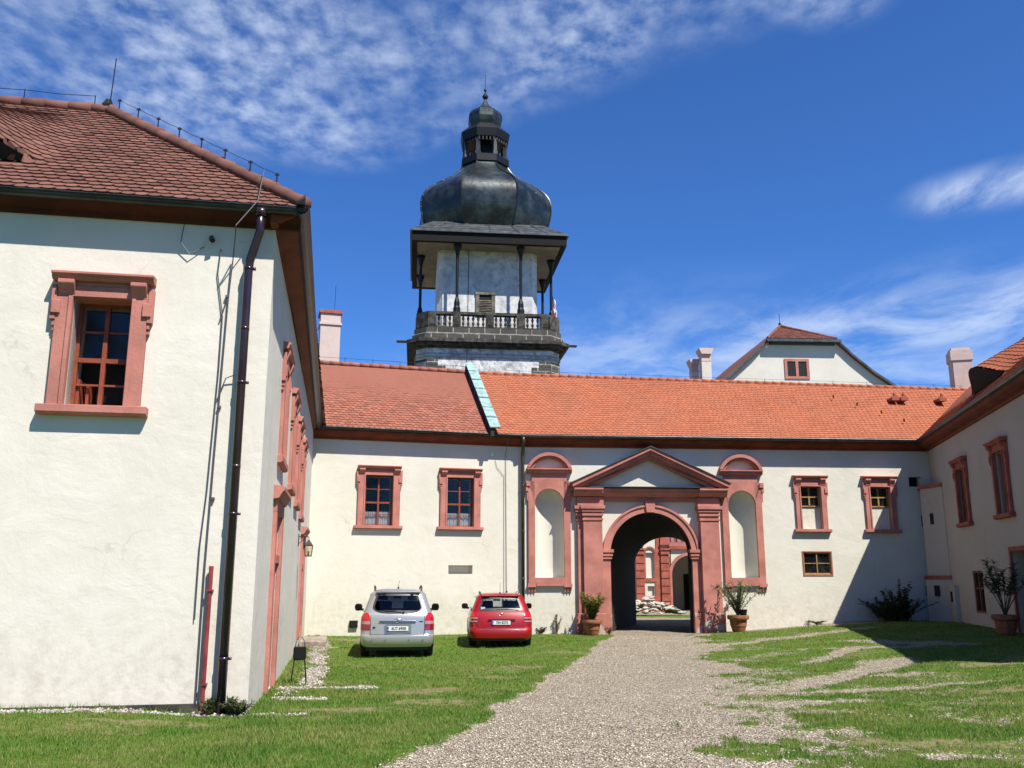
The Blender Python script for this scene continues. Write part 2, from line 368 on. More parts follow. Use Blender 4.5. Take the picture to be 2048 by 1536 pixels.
# ------------------------------------------------------------------ geometry helpers
class MB:
    def __init__(s): s.v = []; s.f = []; s.c = []; s.hasc = False
    def add(s, vs, fs, col=None):
        o = len(s.v); s.v += [tuple(p) for p in vs]; s.f += [tuple(i + o for i in f) for f in fs]
        if col is not None: s.hasc = True
        s.c += [0.5 if col is None else col] * len(fs)
        return s
    def box(s, x0, x1, y0, y1, z0, z1):
        v = [(x, y, z) for z in (z0, z1) for y in (y0, y1) for x in (x0, x1)]
        return s.add(v, [(0, 2, 3, 1), (4, 5, 7, 6), (0, 1, 5, 4), (2, 6, 7, 3), (0, 4, 6, 2), (1, 3, 7, 5)])
    def prism(s, poly, a, b, axis='y'):
        n = len(poly)
        if axis == 'y': f = lambda p, t: (p[0], t, p[1])
        elif axis == 'x': f = lambda p, t: (t, p[0], p[1])
        else: f = lambda p, t: (p[0], p[1], t)
        v = [f(p, a) for p in poly] + [f(p, b) for p in poly]
        return s.add(v, [tuple(range(n - 1, -1, -1)), tuple(range(n, 2 * n))] + [(i, (i + 1) % n, n + (i + 1) % n, n + i) for i in range(n)])
    def band(s, outer, inner, a, b):
        """strip between two equally long xz polylines, thickened from y=a to y=b"""
        n = len(outer)
        v = [(p[0], a, p[1]) for p in outer] + [(p[0], a, p[1]) for p in inner] + [(p[0], b, p[1]) for p in outer] + [(p[0], b, p[1]) for p in inner]
        f = []
        for i in range(n - 1):
            f += [(i, i + 1, n + i + 1, n + i), (2 * n + i, 3 * n + i, 3 * n + i + 1, 2 * n + i + 1),
                  (i, 2 * n + i, 2 * n + i + 1, i + 1), (n + i, n + i + 1, 3 * n + i + 1, 3 * n + i)]
        f += [(0, n, 3 * n, 2 * n), (n - 1, 3 * n - 1, 4 * n - 1, 2 * n - 1)]
        return s.add(v, f)
    def tube(s, pts, r, n=8, caps=True):
        pts = [Vector(p) for p in pts]; rs = r if isinstance(r, (list, tuple)) else [r] * len(pts)
        v = []; f = []; up = None
        for i, p in enumerate(pts):
            d = (pts[min(i + 1, len(pts) - 1)] - pts[max(i - 1, 0)]).normalized()
            if up is None: up = Vector((0, 0, 1)) if abs(d.z) < 0.9 else Vector((1, 0, 0))
            a = d.cross(up).normalized(); b_ = a.cross(d).normalized(); up = b_
            for k in range(n):
                t = 2 * math.pi * k / n; v.append(p + (a * math.cos(t) + b_ * math.sin(t)) * rs[i])
        for i in range(len(pts) - 1):
            for k in range(n): f.append((i * n + k, i * n + (k + 1) % n, (i + 1) * n + (k + 1) % n, (i + 1) * n + k))
        if caps: f += [tuple(range(n - 1, -1, -1)), tuple(range((len(pts) - 1) * n, len(pts) * n))]
        return s.add(v, f)
    def lathe(s, prof, n=16, cx=0, cy=0, phase=0.0):
        v = []; f = []
        for r, z in prof:
            for k in range(n):
                t = 2 * math.pi * (k + phase) / n; v.append((cx + r * math.cos(t), cy + r * math.sin(t), z))
        m = len(prof)
        for i in range(m - 1):
            for k in range(n): f.append((i * n + k, i * n + (k + 1) % n, (i + 1) * n + (k + 1) % n, (i + 1) * n + k))
        f += [tuple(range(n - 1, -1, -1)), tuple(range((m - 1) * n, m * n))]
        return s.add(v, f)
    def build(s, name, mat, parent=None, loc=(0, 0, 0), rz=0.0, smooth=False, label=None, bevel=0.0):
        me = bpy.data.meshes.new(name); me.from_pydata(s.v, [], s.f); me.update()
        if mat: me.materials.append(MATS[mat])
        if s.hasc:
            a = me.attributes.new('col', 'FLOAT', 'FACE'); a.data.foreach_set('value', s.c)
        if smooth: me.polygons.foreach_set('use_smooth', [True] * len(me.polygons))
        o = bpy.data.objects.new(name, me); COL.objects.link(o); o.location = loc; o.rotation_euler = (0, 0, rz)
        if parent: o.parent = parent
        if label: o['label'] = label
        if bevel > 0:
            md = o.modifiers.new('bevel', 'BEVEL'); md.width = bevel; md.segments = 1; md.limit_method = 'ANGLE'
        return o

def tag(o, label=None, cat=None, group=None, kind=None):
    if label: o['label'] = label
    if cat: o['category'] = cat
    if group: o['group'] = group
    if kind: o['kind'] = kind
    return o
def empty(name, loc, rz, label, cat, group=None):
    o = bpy.data.objects.new(name, None); COL.objects.link(o); o.location = loc; o.rotation_euler = (0, 0, rz)
    return tag(o, label, cat, group)
def children(o): return [c for c in bpy.data.objects if c.parent == o]
def dup(o, loc, rz, parent=None):
    c = o.copy(); COL.objects.link(c); c.parent = parent; c.location = loc; c.rotation_euler = (0, 0, rz)
    for ch in children(o):
        d = ch.copy(); COL.objects.link(d); d.parent = c
        for g in children(ch):
            e = g.copy(); COL.objects.link(e); e.parent = d
    return c

def wall(mb, x0, x1, z0, z1, holes, depth=0.35):
    """front face at y=0 with rectangular openings (hx0,hx1,hz0,hz1[,depth]); reveals go to +y"""
    xs = sorted({x0, x1, *[h[0] for h in holes], *[h[1] for h in holes]}); zs = sorted({z0, z1, *[h[2] for h in holes], *[h[3] for h in holes]})
    for i in range(len(xs) - 1):
        for j in range(len(zs) - 1):
            cx, cz = (xs[i] + xs[i + 1]) / 2, (zs[j] + zs[j + 1]) / 2
            if any(h[0] < cx < h[1] and h[2] < cz < h[3] for h in holes): continue
            mb.add([(xs[i], 0, zs[j]), (xs[i + 1], 0, zs[j]), (xs[i + 1], 0, zs[j + 1]), (xs[i], 0, zs[j + 1])], [(0, 1, 2, 3)])
    for h in holes:
        d = h[4] if len(h) > 4 else depth; a, b, c, e = h[:4]
        mb.add([(a, 0, c), (a, 0, e), (a, d, e), (a, d, c)], [(0, 1, 2, 3)])
        mb.add([(b, 0, c), (b, 0, e), (b, d, e), (b, d, c)], [(3, 2, 1, 0)])
        mb.add([(a, 0, e), (b, 0, e), (b, d, e), (a, d, e)], [(0, 1, 2, 3)])
        mb.add([(a, 0, c), (b, 0, c), (b, d, c), (a, d, c)], [(3, 2, 1, 0)])

def arc(cx, cz, r, a0, a1, n, rz=None):
    rz = r if rz is None else rz
    return [(cx + r * math.cos(a0 + (a1 - a0) * i / n), cz + rz * math.sin(a0 + (a1 - a0) * i / n)) for i in range(n + 1)]

# ---- a Renaissance eared window: surround > cornice, sill, sash, pane (local x along the wall, -y outwards)
def window(parent, loc, rz, w, h, cw=None, style='red', curtain=False, blind=0.0, sill=True, mat='salmon', j=0.25, pr=0.085, open_leaf=False, label=None, nk=.76, dp=.12, ky=1.0):
    """opening w x h with its lower left inner corner at x=-w/2, z=0"""
    f = MB(); hw = w / 2; NK = h + .285 * nk
    f.box(-hw - j, -hw, -pr, 0.02, 0, h + 0.0); f.box(hw, hw + j, -pr, 0.02, 0, h + 0.0)
    f.box(-hw - j, hw + j, -pr, 0.02, h, h + j * 0.75)
    # inner roll
    for s in (-1, 1):
        f.box(min(s * (hw + 0.0), s * (hw + 0.05)), max(s * hw, s * (hw + 0.05)), -pr - 0.025, -pr + 0.002, 0, h)
        # ears: a stepped block, a hanging drop and a peg
        e0, e1 = sorted((s * (hw + j - 0.002), s * (hw + j + 0.065)))
        f.box(e0, e1, -pr - 0.01, 0.02, h - 0.32, h + j * 0.75)
        e0, e1 = sorted((s * (hw + j - 0.06), s * (hw + j + 0.05)))
        f.box(e0, e1, -pr - 0.035, -pr + 0.002, h - 0.24, h - 0.06)
        e0, e1 = sorted((s * (hw + j - 0.002), s * (hw + j + 0.035)))
        f.box(e0, e1, -pr + 0.01, 0.02, h - 0.40, h - 0.325)
        f.box(e0, e1, -pr + 0.03, 0.02, h - 0.47, h - 0.425)
        # console block under the cornice
        e0, e1 = sorted((s * (hw + j - 0.02), s * (hw + j - 0.22)))
        f.prism([(-0.19, NK), (-0.19, NK - .05), (-pr - 0.03, h + 0.10 * nk), (-pr, h + 0.02), (0, h + 0.02), (0, NK)], e0, e1, 'x')
    f.box(-hw - j * .8, hw + j * .8, -pr + 0.01, 0.02, h + j * 0.75 + 0.001, NK)
    for s in (-1, 1): a, b = sorted((s * hw, s * (hw + .012))); f.box(a, b, .02, dp + .02, 0, h)
    f.box(-hw, hw, .02, dp + .02, h, h + .012)
    fr = f.build('window', mat, parent, loc, rz, label=label, bevel=0.006); fr.scale = (1, ky, 1)
    c = MB(); L = (cw / 2) if cw else hw + j + 0.10
    c.prism([(0.02, NK + .002), (-pr - 0.04, NK + .002), (-0.17, NK + .035), (-0.17, NK + .055), (-0.21, NK + .07), (-0.21, NK + .105), (0.02, NK + .125)], -L, L, 'x')
    c.build('cornice', mat, fr, bevel=0.005)
    if sill:
        q = MB(); S = hw + j + 0.10
        q.prism([(0.02, -0.125), (-0.10, -0.125), (-0.15, -0.10), (-0.15, -0.002), (0.02, -0.002)], -S, S, 'x'); q.build('sill', mat, fr, bevel=0.006)
    z0 = blind
    if blind > 0:
        b = MB(); b.box(-hw, hw, 0.16, 0.30, 0, blind - 0.02); b.build('blind_panel', 'plaster_gate', fr)
    tm = 'red_timber' if style == 'red' else 'ochre_timber'
    s_ = MB(); d0, d1 = dp, dp + .05; t = 0.035
    s_.box(-hw, -hw + t + 0.01, d0, d1, z0, h); s_.box(hw - t - 0.01, hw, d0, d1, z0, h)
    s_.box(-hw + t + .01, hw - t - .01, d0, d1, h - t, h); s_.box(-hw + t + .01, hw - t - .01, d0, d1, z0, z0 + t + 0.01)
    zm = z0 + (h - z0) * (0.46 if style == 'red' else 0.5)
    s_.box(-0.028, 0.028, d0 - 0.012, d1, z0 + t + .01, h - t)
    s_.box(-hw + t + .01, -0.028, d0 - 0.008, d1, zm - 0.03, zm + 0.03); s_.box(0.028, hw - t - .01, d0 - 0.008, d1, zm - 0.03, zm + 0.03)
    for a, b in ((z0, zm), (zm, h)):
        if h - z0 < 1.0: break
        zc = (a + b) / 2
        s_.box(-hw + t + .01, -0.028, d0 + 0.01, d1, zc - 0.012, zc + 0.012)
        s_.box(0.028, hw - t - .01, d0 + 0.01, d1, zc - 0.012, zc + 0.012)
    if open_leaf:
        s_.box(-hw + 0.045, -hw + 0.085, d1, d1 + 0.34, z0 + 0.05, zm - 0.25); s_.box(-0.20, -0.165, d1 + 0.02, d1 + 0.25, z0 + 0.05, z0 + 0.35)
    s_.build('sash', tm, fr)
    if open_leaf:
        p = MB(); p.box(-hw, hw, 0.6, 0.62, z0, h); p.build('room_darkness', 'interior_shade', fr)
        p = MB(); p.box(-hw + 0.02, hw - 0.02, dp + .032, dp + .038, zm, h); p.build('pane', 'glass_dull', fr)
    else:
        p = MB(); p.box(-hw + 0.02, hw - 0.02, dp + .026, dp + .034, z0 + 0.01, h - 0.01)
        if curtain:
            p.build('pane', 'glass_dull', fr)
            q = MB(); q.box(-hw, hw, 0.75, 0.77, z0, h); q.build('room_darkness', 'interior_shade', fr)
            q = MB(); n = 60; v = []
            for i in range(n + 1):
                x = -hw + 0.05 + (w - 0.10) * i / n; y = dp + .09 + 0.018 * math.sin(i * 1.25) + 0.01 * math.sin(i * 0.5)
                v += [(x, y, z0 + 0.03), (x, y, z0 + 0.47 + 0.015 * math.sin(i * 1.25))]
            q.add(v, [(2 * i, 2 * i + 2, 2 * i + 3, 2 * i + 1) for i in range(n)]); q.build('curtain', 'curtain', fr)
        else: p.build('pane', 'window_glass', fr)
    return fr

# ---- plain-tile roof: real overlapping tiles
def tiles(mb, org, e, g, n, tl, sL, sR, seed, ex=0.165, tw=0.185, jit=0.012, thick=0.022, skip=None, lift=None):
    """org eave point; e along eave, g up the slope, n outward normal; sL(t), sR(t) the clipping limits"""
    rnd = random.Random(seed); org = Vector(org); e = Vector(e); g = Vector(g); n = Vector(n)
    rows = int(tl / ex) + 1
    for r in range(rows):
        t0 = r * ex; t1 = min(t0 + ex * 1.25, tl)
        if t1 - t0 < 0.03: continue
        a, b = sL(t0 + ex / 2), sR(t0 + ex / 2)
        off = 0.5 * (r % 2) * tw
        i0 = math.floor((a - off) / tw) - 1; i1 = math.ceil((b - off) / tw) + 1
        wob = rnd.uniform(-jit, jit) * 0.5
        for i in range(i0, i1):
            x0 = off + i * tw + 0.003; x1 = x0 + tw - 0.006
            x0c, x1c = max(x0, a), min(x1, b)
            if x1c - x0c < 0.02: continue
            if skip and skip((x0 + x1) / 2, t0): continue
            dj = rnd.uniform(-jit, jit) + wob; h0 = thick + rnd.uniform(0, jit * 0.8)
            xm = (x0 + x1) / 2; tail = []
            for xx, dt in ((x0c, 0.045), (x0c + (x1c - x0c) * 0.22, 0.012), (x0c + (x1c - x0c) * 0.5, 0.0), (x0c + (x1c - x0c) * 0.78, 0.012), (x1c, 0.045)):
                tail.append((xx, t0 + dt * 0.8 + dj))
            def P(x, t, hh):
                q = org + e * x + g * t + n * hh
                if lift: q = q + n * lift(x, t)
                return q
            top = [P(x, t, h0) for x, t in tail]; bot = [P(x, t, h0 - thick) for x, t in tail]
            up = [P(x1c, t1, 0.004), P(x0c, t1, 0.004)]
            c = min(1, max(0, rnd.gauss(0.5, 0.22)))
            mb.add(top + up + bot, [(0, 1, 2, 3, 4, 5, 6), (7, 8, 1, 0), (8, 9, 2, 1), (9, 10, 3, 2), (10, 11, 4, 3)], c)

def ridge_caps(mb, p0, p1, r=0.11, seg=0.36, seed=1):
    rnd = random.Random(seed); p0 = Vector(p0); p1 = Vector(p1); L = (p1 - p0).length; n = max(1, int(L / seg)); d = (p1 - p0) / n
    for i in range(n):
        a = p0 + d * i; b = p0 + d * (i + 1.12)
        o = len(mb.v); mb.tube([a, b], [r * rnd.uniform(1.0, 1.12), r * rnd.uniform(0.84, 0.92)], 8)
        k = len(mb.f) - len(mb.c)
        c = rnd.uniform(0.15, 0.9)
        nf = 10
        mb.c[-nf:] = [c] * nf; mb.hasc = True

def gutter(mb, x0, x1, y, z, r=0.075):
    n = 7; v = []
    for x in (x0, x1):
        for k in range(n + 1):
            t = math.pi + math.pi * k / n; v.append((x, y + r * math.cos(t), z + r * math.sin(t)))
        for k in range(n, -1, -1):
            t = math.pi + math.pi * k / n; v.append((x, y + (r - 0.008) * math.cos(t), z + (r - 0.008) * math.sin(t)))
    m = 2 * n + 2
    mb.add(v, [(k, (k + 1) % m, m + (k + 1) % m, m + k) for k in range(m)] + [tuple(range(m - 1, -1, -1)), tuple(range(m, 2 * m))])
    mb.tube([(x0, y - r, z + 0.003), (x1, y - r, z + 0.003)], 0.011, 6)
    x = x0 + 0.3
    while x < x1:      # brackets
        mb.box(x - 0.012, x + 0.012, y - r - 0.006, y + r + 0.10, z - 0.006, z + 0.02); x += 0.95

# frames of the four courtyard fronts
A3 = (-3.29, 11.85); C3 = (-6.65, 30.0); D3 = (0.24, 32.0); E3 = (15.35, 33.2)
def ang(a, b): return math.atan2(b[1] - a[1], b[0] - a[0])
LSa = ang(A3, C3); LFa = LSa - math.pi / 2
BLa = ang(C3, D3); BRa = ang(D3, E3); RWa = math.atan2(22.5 - 33.2, 13.0 - 15.35)
def to_world(o, a, x, y): return (o[0] + x * math.cos(a) - y * math.sin(a), o[1] + x * math.sin(a) + y * math.cos(a))

def sm(a, b, x): t = min(1, max(0, (x - a) / (b - a))); return t * t * (3 - 2 * t)
def hz(x, y):
    h = 0.08 + 0.26 * (1 - sm(8, 19, y)) - 0.07 * math.exp(-(((x + 1.5) / 4) ** 2 + ((y - 24) / 4) ** 2))
    h += 0.42 * sm(4.5, 12.8, x - max(0, y - 24) * 0.12) * (1 - sm(34, 38, y))
    h += 0.04 * sm(-4.6, -6.4, x) * sm(19, 24, y) * (1 - sm(34, 38, y)) if x < -4.6 else 0
    h += 0.10 * sm(3.0, 5.5, -x) * (1 - sm(12, 16, y))
    return h

# ------------------------------------------------------------------ ground
def smn(a, b, x): t = np.clip((x - a) / (b - a), 0, 1); return t * t * (3 - 2 * t)
_rs = np.random.RandomState(5); _lat = _rs.rand(256, 256)
def vnoise(x, y):
    xi = np.floor(x).astype(int); yi = np.floor(y).astype(int); fx = x - xi; fy = y - yi
    fx = fx * fx * (3 - 2 * fx); fy = fy * fy * (3 - 2 * fy)
    a = _lat[xi % 256, yi % 256]; b = _lat[(xi + 1) % 256, yi % 256]; c = _lat[xi % 256, (yi + 1) % 256]; d = _lat[(xi + 1) % 256, (yi + 1) % 256]
    return (a * (1 - fx) + b * fx) * (1 - fy) + (c * (1 - fx) + d * fx) * fy
def fbm(x, y, o=4): return sum(vnoise(x * 2 ** k + 17 * k, y * 2 ** k + 9 * k) / 2 ** (k + 1) for k in range(o)) / (1 - 0.5 ** o)
LEFT = [(0, -2.0), (7, -1.3), (8.6, -.90), (9.8, -.70), (11.1, -.42), (13.9, -.1), (15.4, .3), (18.6, .7), (21.4, 1.4), (25.3, 2.1), (29.5, 3.0), (31.5, 3.35), (60, 5)]
RIGHT = [(0, 2.4), (8, 2.5), (9.2, 2.5), (11.1, 2.6), (12.9, 3.4), (14.6, 3.7), (15.5, 4.2), (19, 4.4), (20.5, 4.6), (23, 4.7), (25.7, 5.4), (29.6, 5.8), (31.5, 5.9), (60, 9)]
STREAKS = [(5.2, 26.1, 11.0, 29.2, .55), (6.6, 20.6, 8.3, 22.8, .40), (9.0, 24.8, 10.6, 21.8, .40), (7.4, 23.6, 9.6, 22.2, .30),
           (4.3, 15.6, 8.2, 20.0, .55), (3.7, 14.8, 6.6, 15.2, .30), (6.6, 15.2, 9.0, 15.6, .16), (3.4, 13.2, 5.0, 13.6, .35), (5.8, 17.6, 7.4, 17.2, .20),
           (3.0, 11.9, 4.3, 12.2, .25), (2.6, 10.0, 3.6, 10.2, .25), (3.0, 8.9, 4.2, 8.8, .18)]
DIRT = [(-1.2, 15.1, 1.0, .8), (-.3, 17.7, .7, .6), (-1.0, 13.4, .9, .7), (-2.0, 12.3, .9, .4), (1.5, 24.4, .8, .7), (0.2, 20.2, .7, .6), (7.5, 14.0, .9, .5),
        (8.6, 12.0, .9, .4), (4.6, 9.4, .8, .35), (9.0, 18.0, 1.0, .6), (-4.9, 28.6, 1.8, .6), (6.2, 11.0, .5, .3), (3.6, 9.6, .6, .4), (-4.0, 10.6, 1.2, .25)]
def ldist(x, y, x0, y0, x1, y1):
    L = (x1 - x0) ** 2 + (y1 - y0) ** 2; t = np.clip(((x - x0) * (x1 - x0) + (y - y0) * (y1 - y0)) / L, 0, 1)
    return np.hypot(x - x0 - t * (x1 - x0), y - y0 - t * (y1 - y0))
def cover(x, y):
    n = fbm(x * 1.1, y * 1.1); n2 = fbm(x * 3.2 + 40, y * 3.2); n3 = fbm(x * 7 + 4, y * 5 + 8, 2)
    xl = np.interp(y, [p[0] for p in LEFT], [p[1] for p in LEFT]); xr = np.interp(y, [p[0] for p in RIGHT], [p[1] for p in RIGHT])
    dl = x - xl + (n - 0.5) * 0.5 + (n2 - .5) * .25; dr = xr - x + (n - 0.5) * 2.8 + (n2 - .5) * 1.6 + (n3 - .5) * 1.0
    g = np.minimum(smn(-0.20, 0.20, dl), smn(-0.9, 0.7, dr))
    for a, b, c, d, w in STREAKS:
        dd = ldist(x, y, a, b, c, d) + (n2 - 0.5) * 0.6 + (n - .5) * .7 + (n3 - .5) * .35; g = np.maximum(g, 0.66 * (1 - smn(w * 0.35, w * 1.7, dd)) )
    # loose gravel thinning out to the right of the drive
    g = np.maximum(g, 0.54 * smn(0.42, 0.70, fbm(x * 1.1 + 3, y * 1.4) + (n3 - .5) * .3) * (1 - smn(5, 12, x)) * smn(2.3, 3.2, x) * (1 - smn(28, 30, y)))
    g = np.where(y > 31.5, np.where(y > 38, 0.95 - 0.0 * x, 0.9), g)
    g = np.where((y > 38) & (y > 45.5 + 0.6 * (n - .5) - 0.1 * x) & (y < 49), 0.30 + 0 * x, g)
    d_ = np.zeros_like(x)
    for a, b, rx, ry in DIRT:
        q = np.sqrt(((x - a) / rx) ** 2 + ((y - b) / ry) ** 2) + (n2 - 0.5) * 1.5; d_ = np.maximum(d_, 0.58 * (1 - smn(0.30, 1.7, q + (n3 - .5) * .8)))
    d_ = np.maximum(d_, 0.46 * smn(0.52, 0.74, fbm(x * 0.9 + 9, y * 1.1 + 5)) * (y < 30))
    # white pebble strips along the left wing
    ca, sa = math.cos(LFa), math.sin(LFa)
    lx = (x - A3[0]) * ca + (y - A3[1]) * sa; ly = -(x - A3[0]) * sa + (y - A3[1]) * ca     # wing frame: side wall on lx=0, front on ly=0
    p = (0.95 - .5 * smn(.45, .65, n3)) * (1 - smn(0.08, 0.24, np.abs(ly + 0.28 + 0.10 * (n2 - .5)) + .12 * (n3 - .5))) * (lx < 0.75 + .3 * (n2 - .5))
    p = np.maximum(p, (0.95 - .5 * smn(.5, .65, n3)) * (1 - smn(0.10, 0.32, np.abs(lx - 0.60 - 0.3 * (n - .5)) + .2 * (n3 - .5))) * (ly > 4.0) * (ly < 16.3))
    p = np.maximum(p, 0.85 * (1 - smn(0.10, 0.34, np.abs(ly - 3.75) + .3 * (n3 - .5))) * (lx > 0.1) * (lx < 1.75))
    p = np.maximum(p, 0.8 * (1 - smn(0.12, 0.3, np.abs(ly - 1.9 + .3 * (n2 - .5)))) * (lx > 0.15) * (lx < 0.95))
    p = np.maximum(p, 0.7 * (1 - smn(0.1, 0.3, np.abs(lx - 0.35))) * (ly > 2.0) * (ly < 4.2) * (n2 > .5))
    p = np.where(y > 36, 0, p)
    return g, d_, p

def make_ground():
    xs = np.concatenate([-np.geomspace(1500, 14, 26), np.arange(-12, 18.01, 0.13), np.geomspace(19, 1500, 26)])
    ys = np.concatenate([-np.geomspace(600, 3, 12), np.arange(0, 7, 0.7), np.arange(7, 34.01, 0.13), np.arange(34.6, 60, 0.6), np.geomspace(61, 3000, 26)])
    X, Y = np.meshgrid(xs, ys); nx, ny = len(xs), len(ys); x = X.ravel(); y = Y.ravel()
    z = np.array([hz(a, b) for a, b in zip(x, y)])
    nn = fbm(x * 1.3 + 5, y * 1.3) - 0.5; near = (np.abs(x) < 20) & (y > 0) & (y < 60)
    g, d, p = cover(x, y)
    z = z + np.where(near, nn * 0.05 - 0.02 * (g > 0.5) + 0.012 * (fbm(x * 6, y * 6) - .5), 0)
    me = bpy.data.meshes.new('ground')
    idx = np.arange(nx * ny).reshape(ny, nx); f = np.stack([idx[:-1, :-1], idx[:-1, 1:], idx[1:, 1:], idx[1:, :-1]], -1).reshape(-1, 4)
    me.vertices.add(nx * ny); me.vertices.foreach_set('co', np.stack([x, y, z], 1).ravel())
    me.loops.add(f.size); me.loops.foreach_set('vertex_index', f.ravel().astype(np.int32))
    me.polygons.add(len(f)); me.polygons.foreach_set('loop_start', np.arange(0, f.size, 4, dtype=np.int32))
    me.update(); me.validate()
    a = me.attributes.new('cover', 'FLOAT_COLOR', 'POINT'); a.data.foreach_set('color', np.stack([g, d, p, np.ones_like(g)], 1).ravel().astype(np.float32))
    me.polygons.foreach_set('use_smooth', [True] * len(me.polygons))
    me.materials.append(MATS['ground_cover'])
    o = bpy.data.objects.new('ground', me); COL.objects.link(o); o['kind'] = 'structure'
make_ground()

def tri_cloud(name, P, tris_of, mat, kind_label):
    pass
def hzn(x, y):
    z = np.array([hz(a, b) for a, b in zip(x, y)]); g, d, p = cover(x, y)
    return z + (fbm(x * 1.3 + 5, y * 1.3) - 0.5) * 0.05 - 0.02 * (g > 0.5), g, d, p
def raw_mesh(name, co, faces, mat, col=None, smooth=False):
    me = bpy.data.meshes.new(name); k = faces.shape[1]
    me.vertices.add(len(co)); me.vertices.foreach_set('co', co.astype(np.float32).ravel())
    me.loops.add(faces.size); me.loops.foreach_set('vertex_index', faces.ravel().astype(np.int32))
    me.polygons.add(len(faces)); me.polygons.foreach_set('loop_start', np.arange(0, faces.size, k, dtype=np.int32)); me.update()
    if col is not None: a = me.attributes.new('col', 'FLOAT', 'FACE'); a.data.foreach_set('value', col.astype(np.float32))
    me.materials.append(MATS[mat]); o = bpy.data.objects.new(name, me); COL.objects.link(o); return o

def grass():
    rs = np.random.RandomState(11); xs = []; ys = []
    for (y0, y1, n) in ((7.8, 11, 92000), (11, 15, 88000), (15, 21, 82000), (21, 31.6, 66000)):
        y = y0 + (y1 - y0) * rs.rand(n); x = (rs.rand(n) * 1.9 - 0.85) * 0.66 * y; xs.append(x); ys.append(y)
    x = np.concatenate(xs); y = np.concatenate(ys)
    z, g, d, p = hzn(x, y); n = fbm(x * 5, y * 5 + 3)
    bare = np.maximum.reduce([smn(0.40, 0.62, g + (n - .5) * .5), smn(0.40, 0.62, d + (n - .5) * .6) * 0.9, smn(0.3, 0.6, p)])
    ca, sa = math.cos(LFa), math.sin(LFa); lx = (x - A3[0]) * ca + (y - A3[1]) * sa; ly = -(x - A3[0]) * sa + (y - A3[1]) * ca
    keep = (rs.rand(len(x)) > bare) & ~((lx < 0.02) & (ly > -0.02))
    # inside the buildings
    rx = (x - E3[0]) * math.cos(RWa) + (y - E3[1]) * math.sin(RWa); ry = -(x - E3[0]) * math.sin(RWa) + (y - E3[1]) * math.cos(RWa)
    keep &= ry < 0.0
    for o, a in ((C3, BLa), (D3, BRa)): keep &= (-(x - o[0]) * math.sin(a) + (y - o[1]) * math.cos(a)) < 0
    # rut under the two cars kept short
    x, y, z, n = x[keep], y[keep], z[keep], n[keep]; N = len(x)
    far = 0.6 + np.clip((y - 8) / 14, 0, 1.6)
    tuft = smn(0.45, 0.75, fbm(x * 2.3, y * 2.3)); edge = np.zeros(N)
    lx, ly = lx[keep], ly[keep]; edge = ((lx < .5) & (lx > 0)) | ((ly > -.12) & (lx < 0)); 
    h = (0.018 + 0.022 * rs.rand(N) + 0.022 * tuft * rs.rand(N) + 0.05 * edge * rs.rand(N)); w = 0.0035 * far * (0.7 + 0.6 * rs.rand(N)) * 1.7
    t = rs.rand(N) * 2 * np.pi; lean = (rs.rand(N, 2) - .5) * 1.6 * h[:, None]
    dx, dy = np.cos(t) * w, np.sin(t) * w
    a = np.stack([x - dx, y - dy, z - .006], 1); b = np.stack([x + dx, y + dy, z - .006], 1); c = np.stack([x + lean[:, 0], y + lean[:, 1], z + h], 1)
    co = np.stack([a, b, c], 1).reshape(-1, 3); f = np.arange(3 * N).reshape(-1, 3)
    dry = smn(0.40, 0.66, fbm(x * 0.9, y * 0.9)) * .7 + smn(.5, .7, fbm(x * 3.1 + 2, y * 3.1)) * .5; col = np.clip(0.55 * dry + 0.55 * rs.rand(N) ** 1.6 + 0.1 * (n - .5), 0, 1)
    o = raw_mesh('grass', co, f, 'blade', col); tag(o, 'mown green lawn with drier blades around the gravel drive', 'grass', kind='stuff')
grass()

def pebbles(name, n, region, smin, smax, thr, which, matname, label, cat, seed):
    rs = np.random.RandomState(seed); x0, x1, y0, y1 = region
    y = y0 + (y1 - y0) * rs.rand(n) ** 1.15; x = np.maximum(x0, -0.62 * y) + (np.minimum(x1, .62 * y) - np.maximum(x0, -0.62 * y)) * rs.rand(n)
    z, g, d, p = hzn(x, y); m = g if which == 'g' else p
    ca, sa = math.cos(LFa), math.sin(LFa); lx = (x - A3[0]) * ca + (y - A3[1]) * sa; ly = -(x - A3[0]) * sa + (y - A3[1]) * ca
    keep = (m > thr + 0.3 * rs.rand(n)) & ~((lx < 0.03) & (ly > -0.03)); x, y, z = x[keep], y[keep], z[keep]; N = len(x)
    s = smin + (smax - smin) * rs.rand(N) ** 2
    oc = np.array([(1, 0, 0), (0, 1, 0), (-1, 0, 0), (0, -1, 0), (0, 0, 1), (0.1, 0, -.6)], float)
    fc = np.array([(0, 1, 4), (1, 2, 4), (2, 3, 4), (3, 0, 4), (1, 0, 5), (2, 1, 5), (3, 2, 5), (0, 3, 5)])
    V = oc[None] * s[:, None, None] * (0.7 + 0.6 * rs.rand(N, 6, 1)); V[:, :, 2] *= 0.62
    t = rs.rand(N) * 6.3; c, s_ = np.cos(t)[:, None], np.sin(t)[:, None]
    Vx = V[:, :, 0] * c - V[:, :, 1] * s_; Vy = V[:, :, 0] * s_ + V[:, :, 1] * c
    V = np.stack([Vx + x[:, None], Vy + y[:, None], V[:, :, 2] + z[:, None] + s[:, None] * .15], 2)
    F = fc[None] + 6 * np.arange(N)[:, None, None]
    o = raw_mesh(name, V.reshape(-1, 3), F.reshape(-1, 3), matname, np.repeat(rs.rand(N), 8)); tag(o, label, cat, kind='stuff')

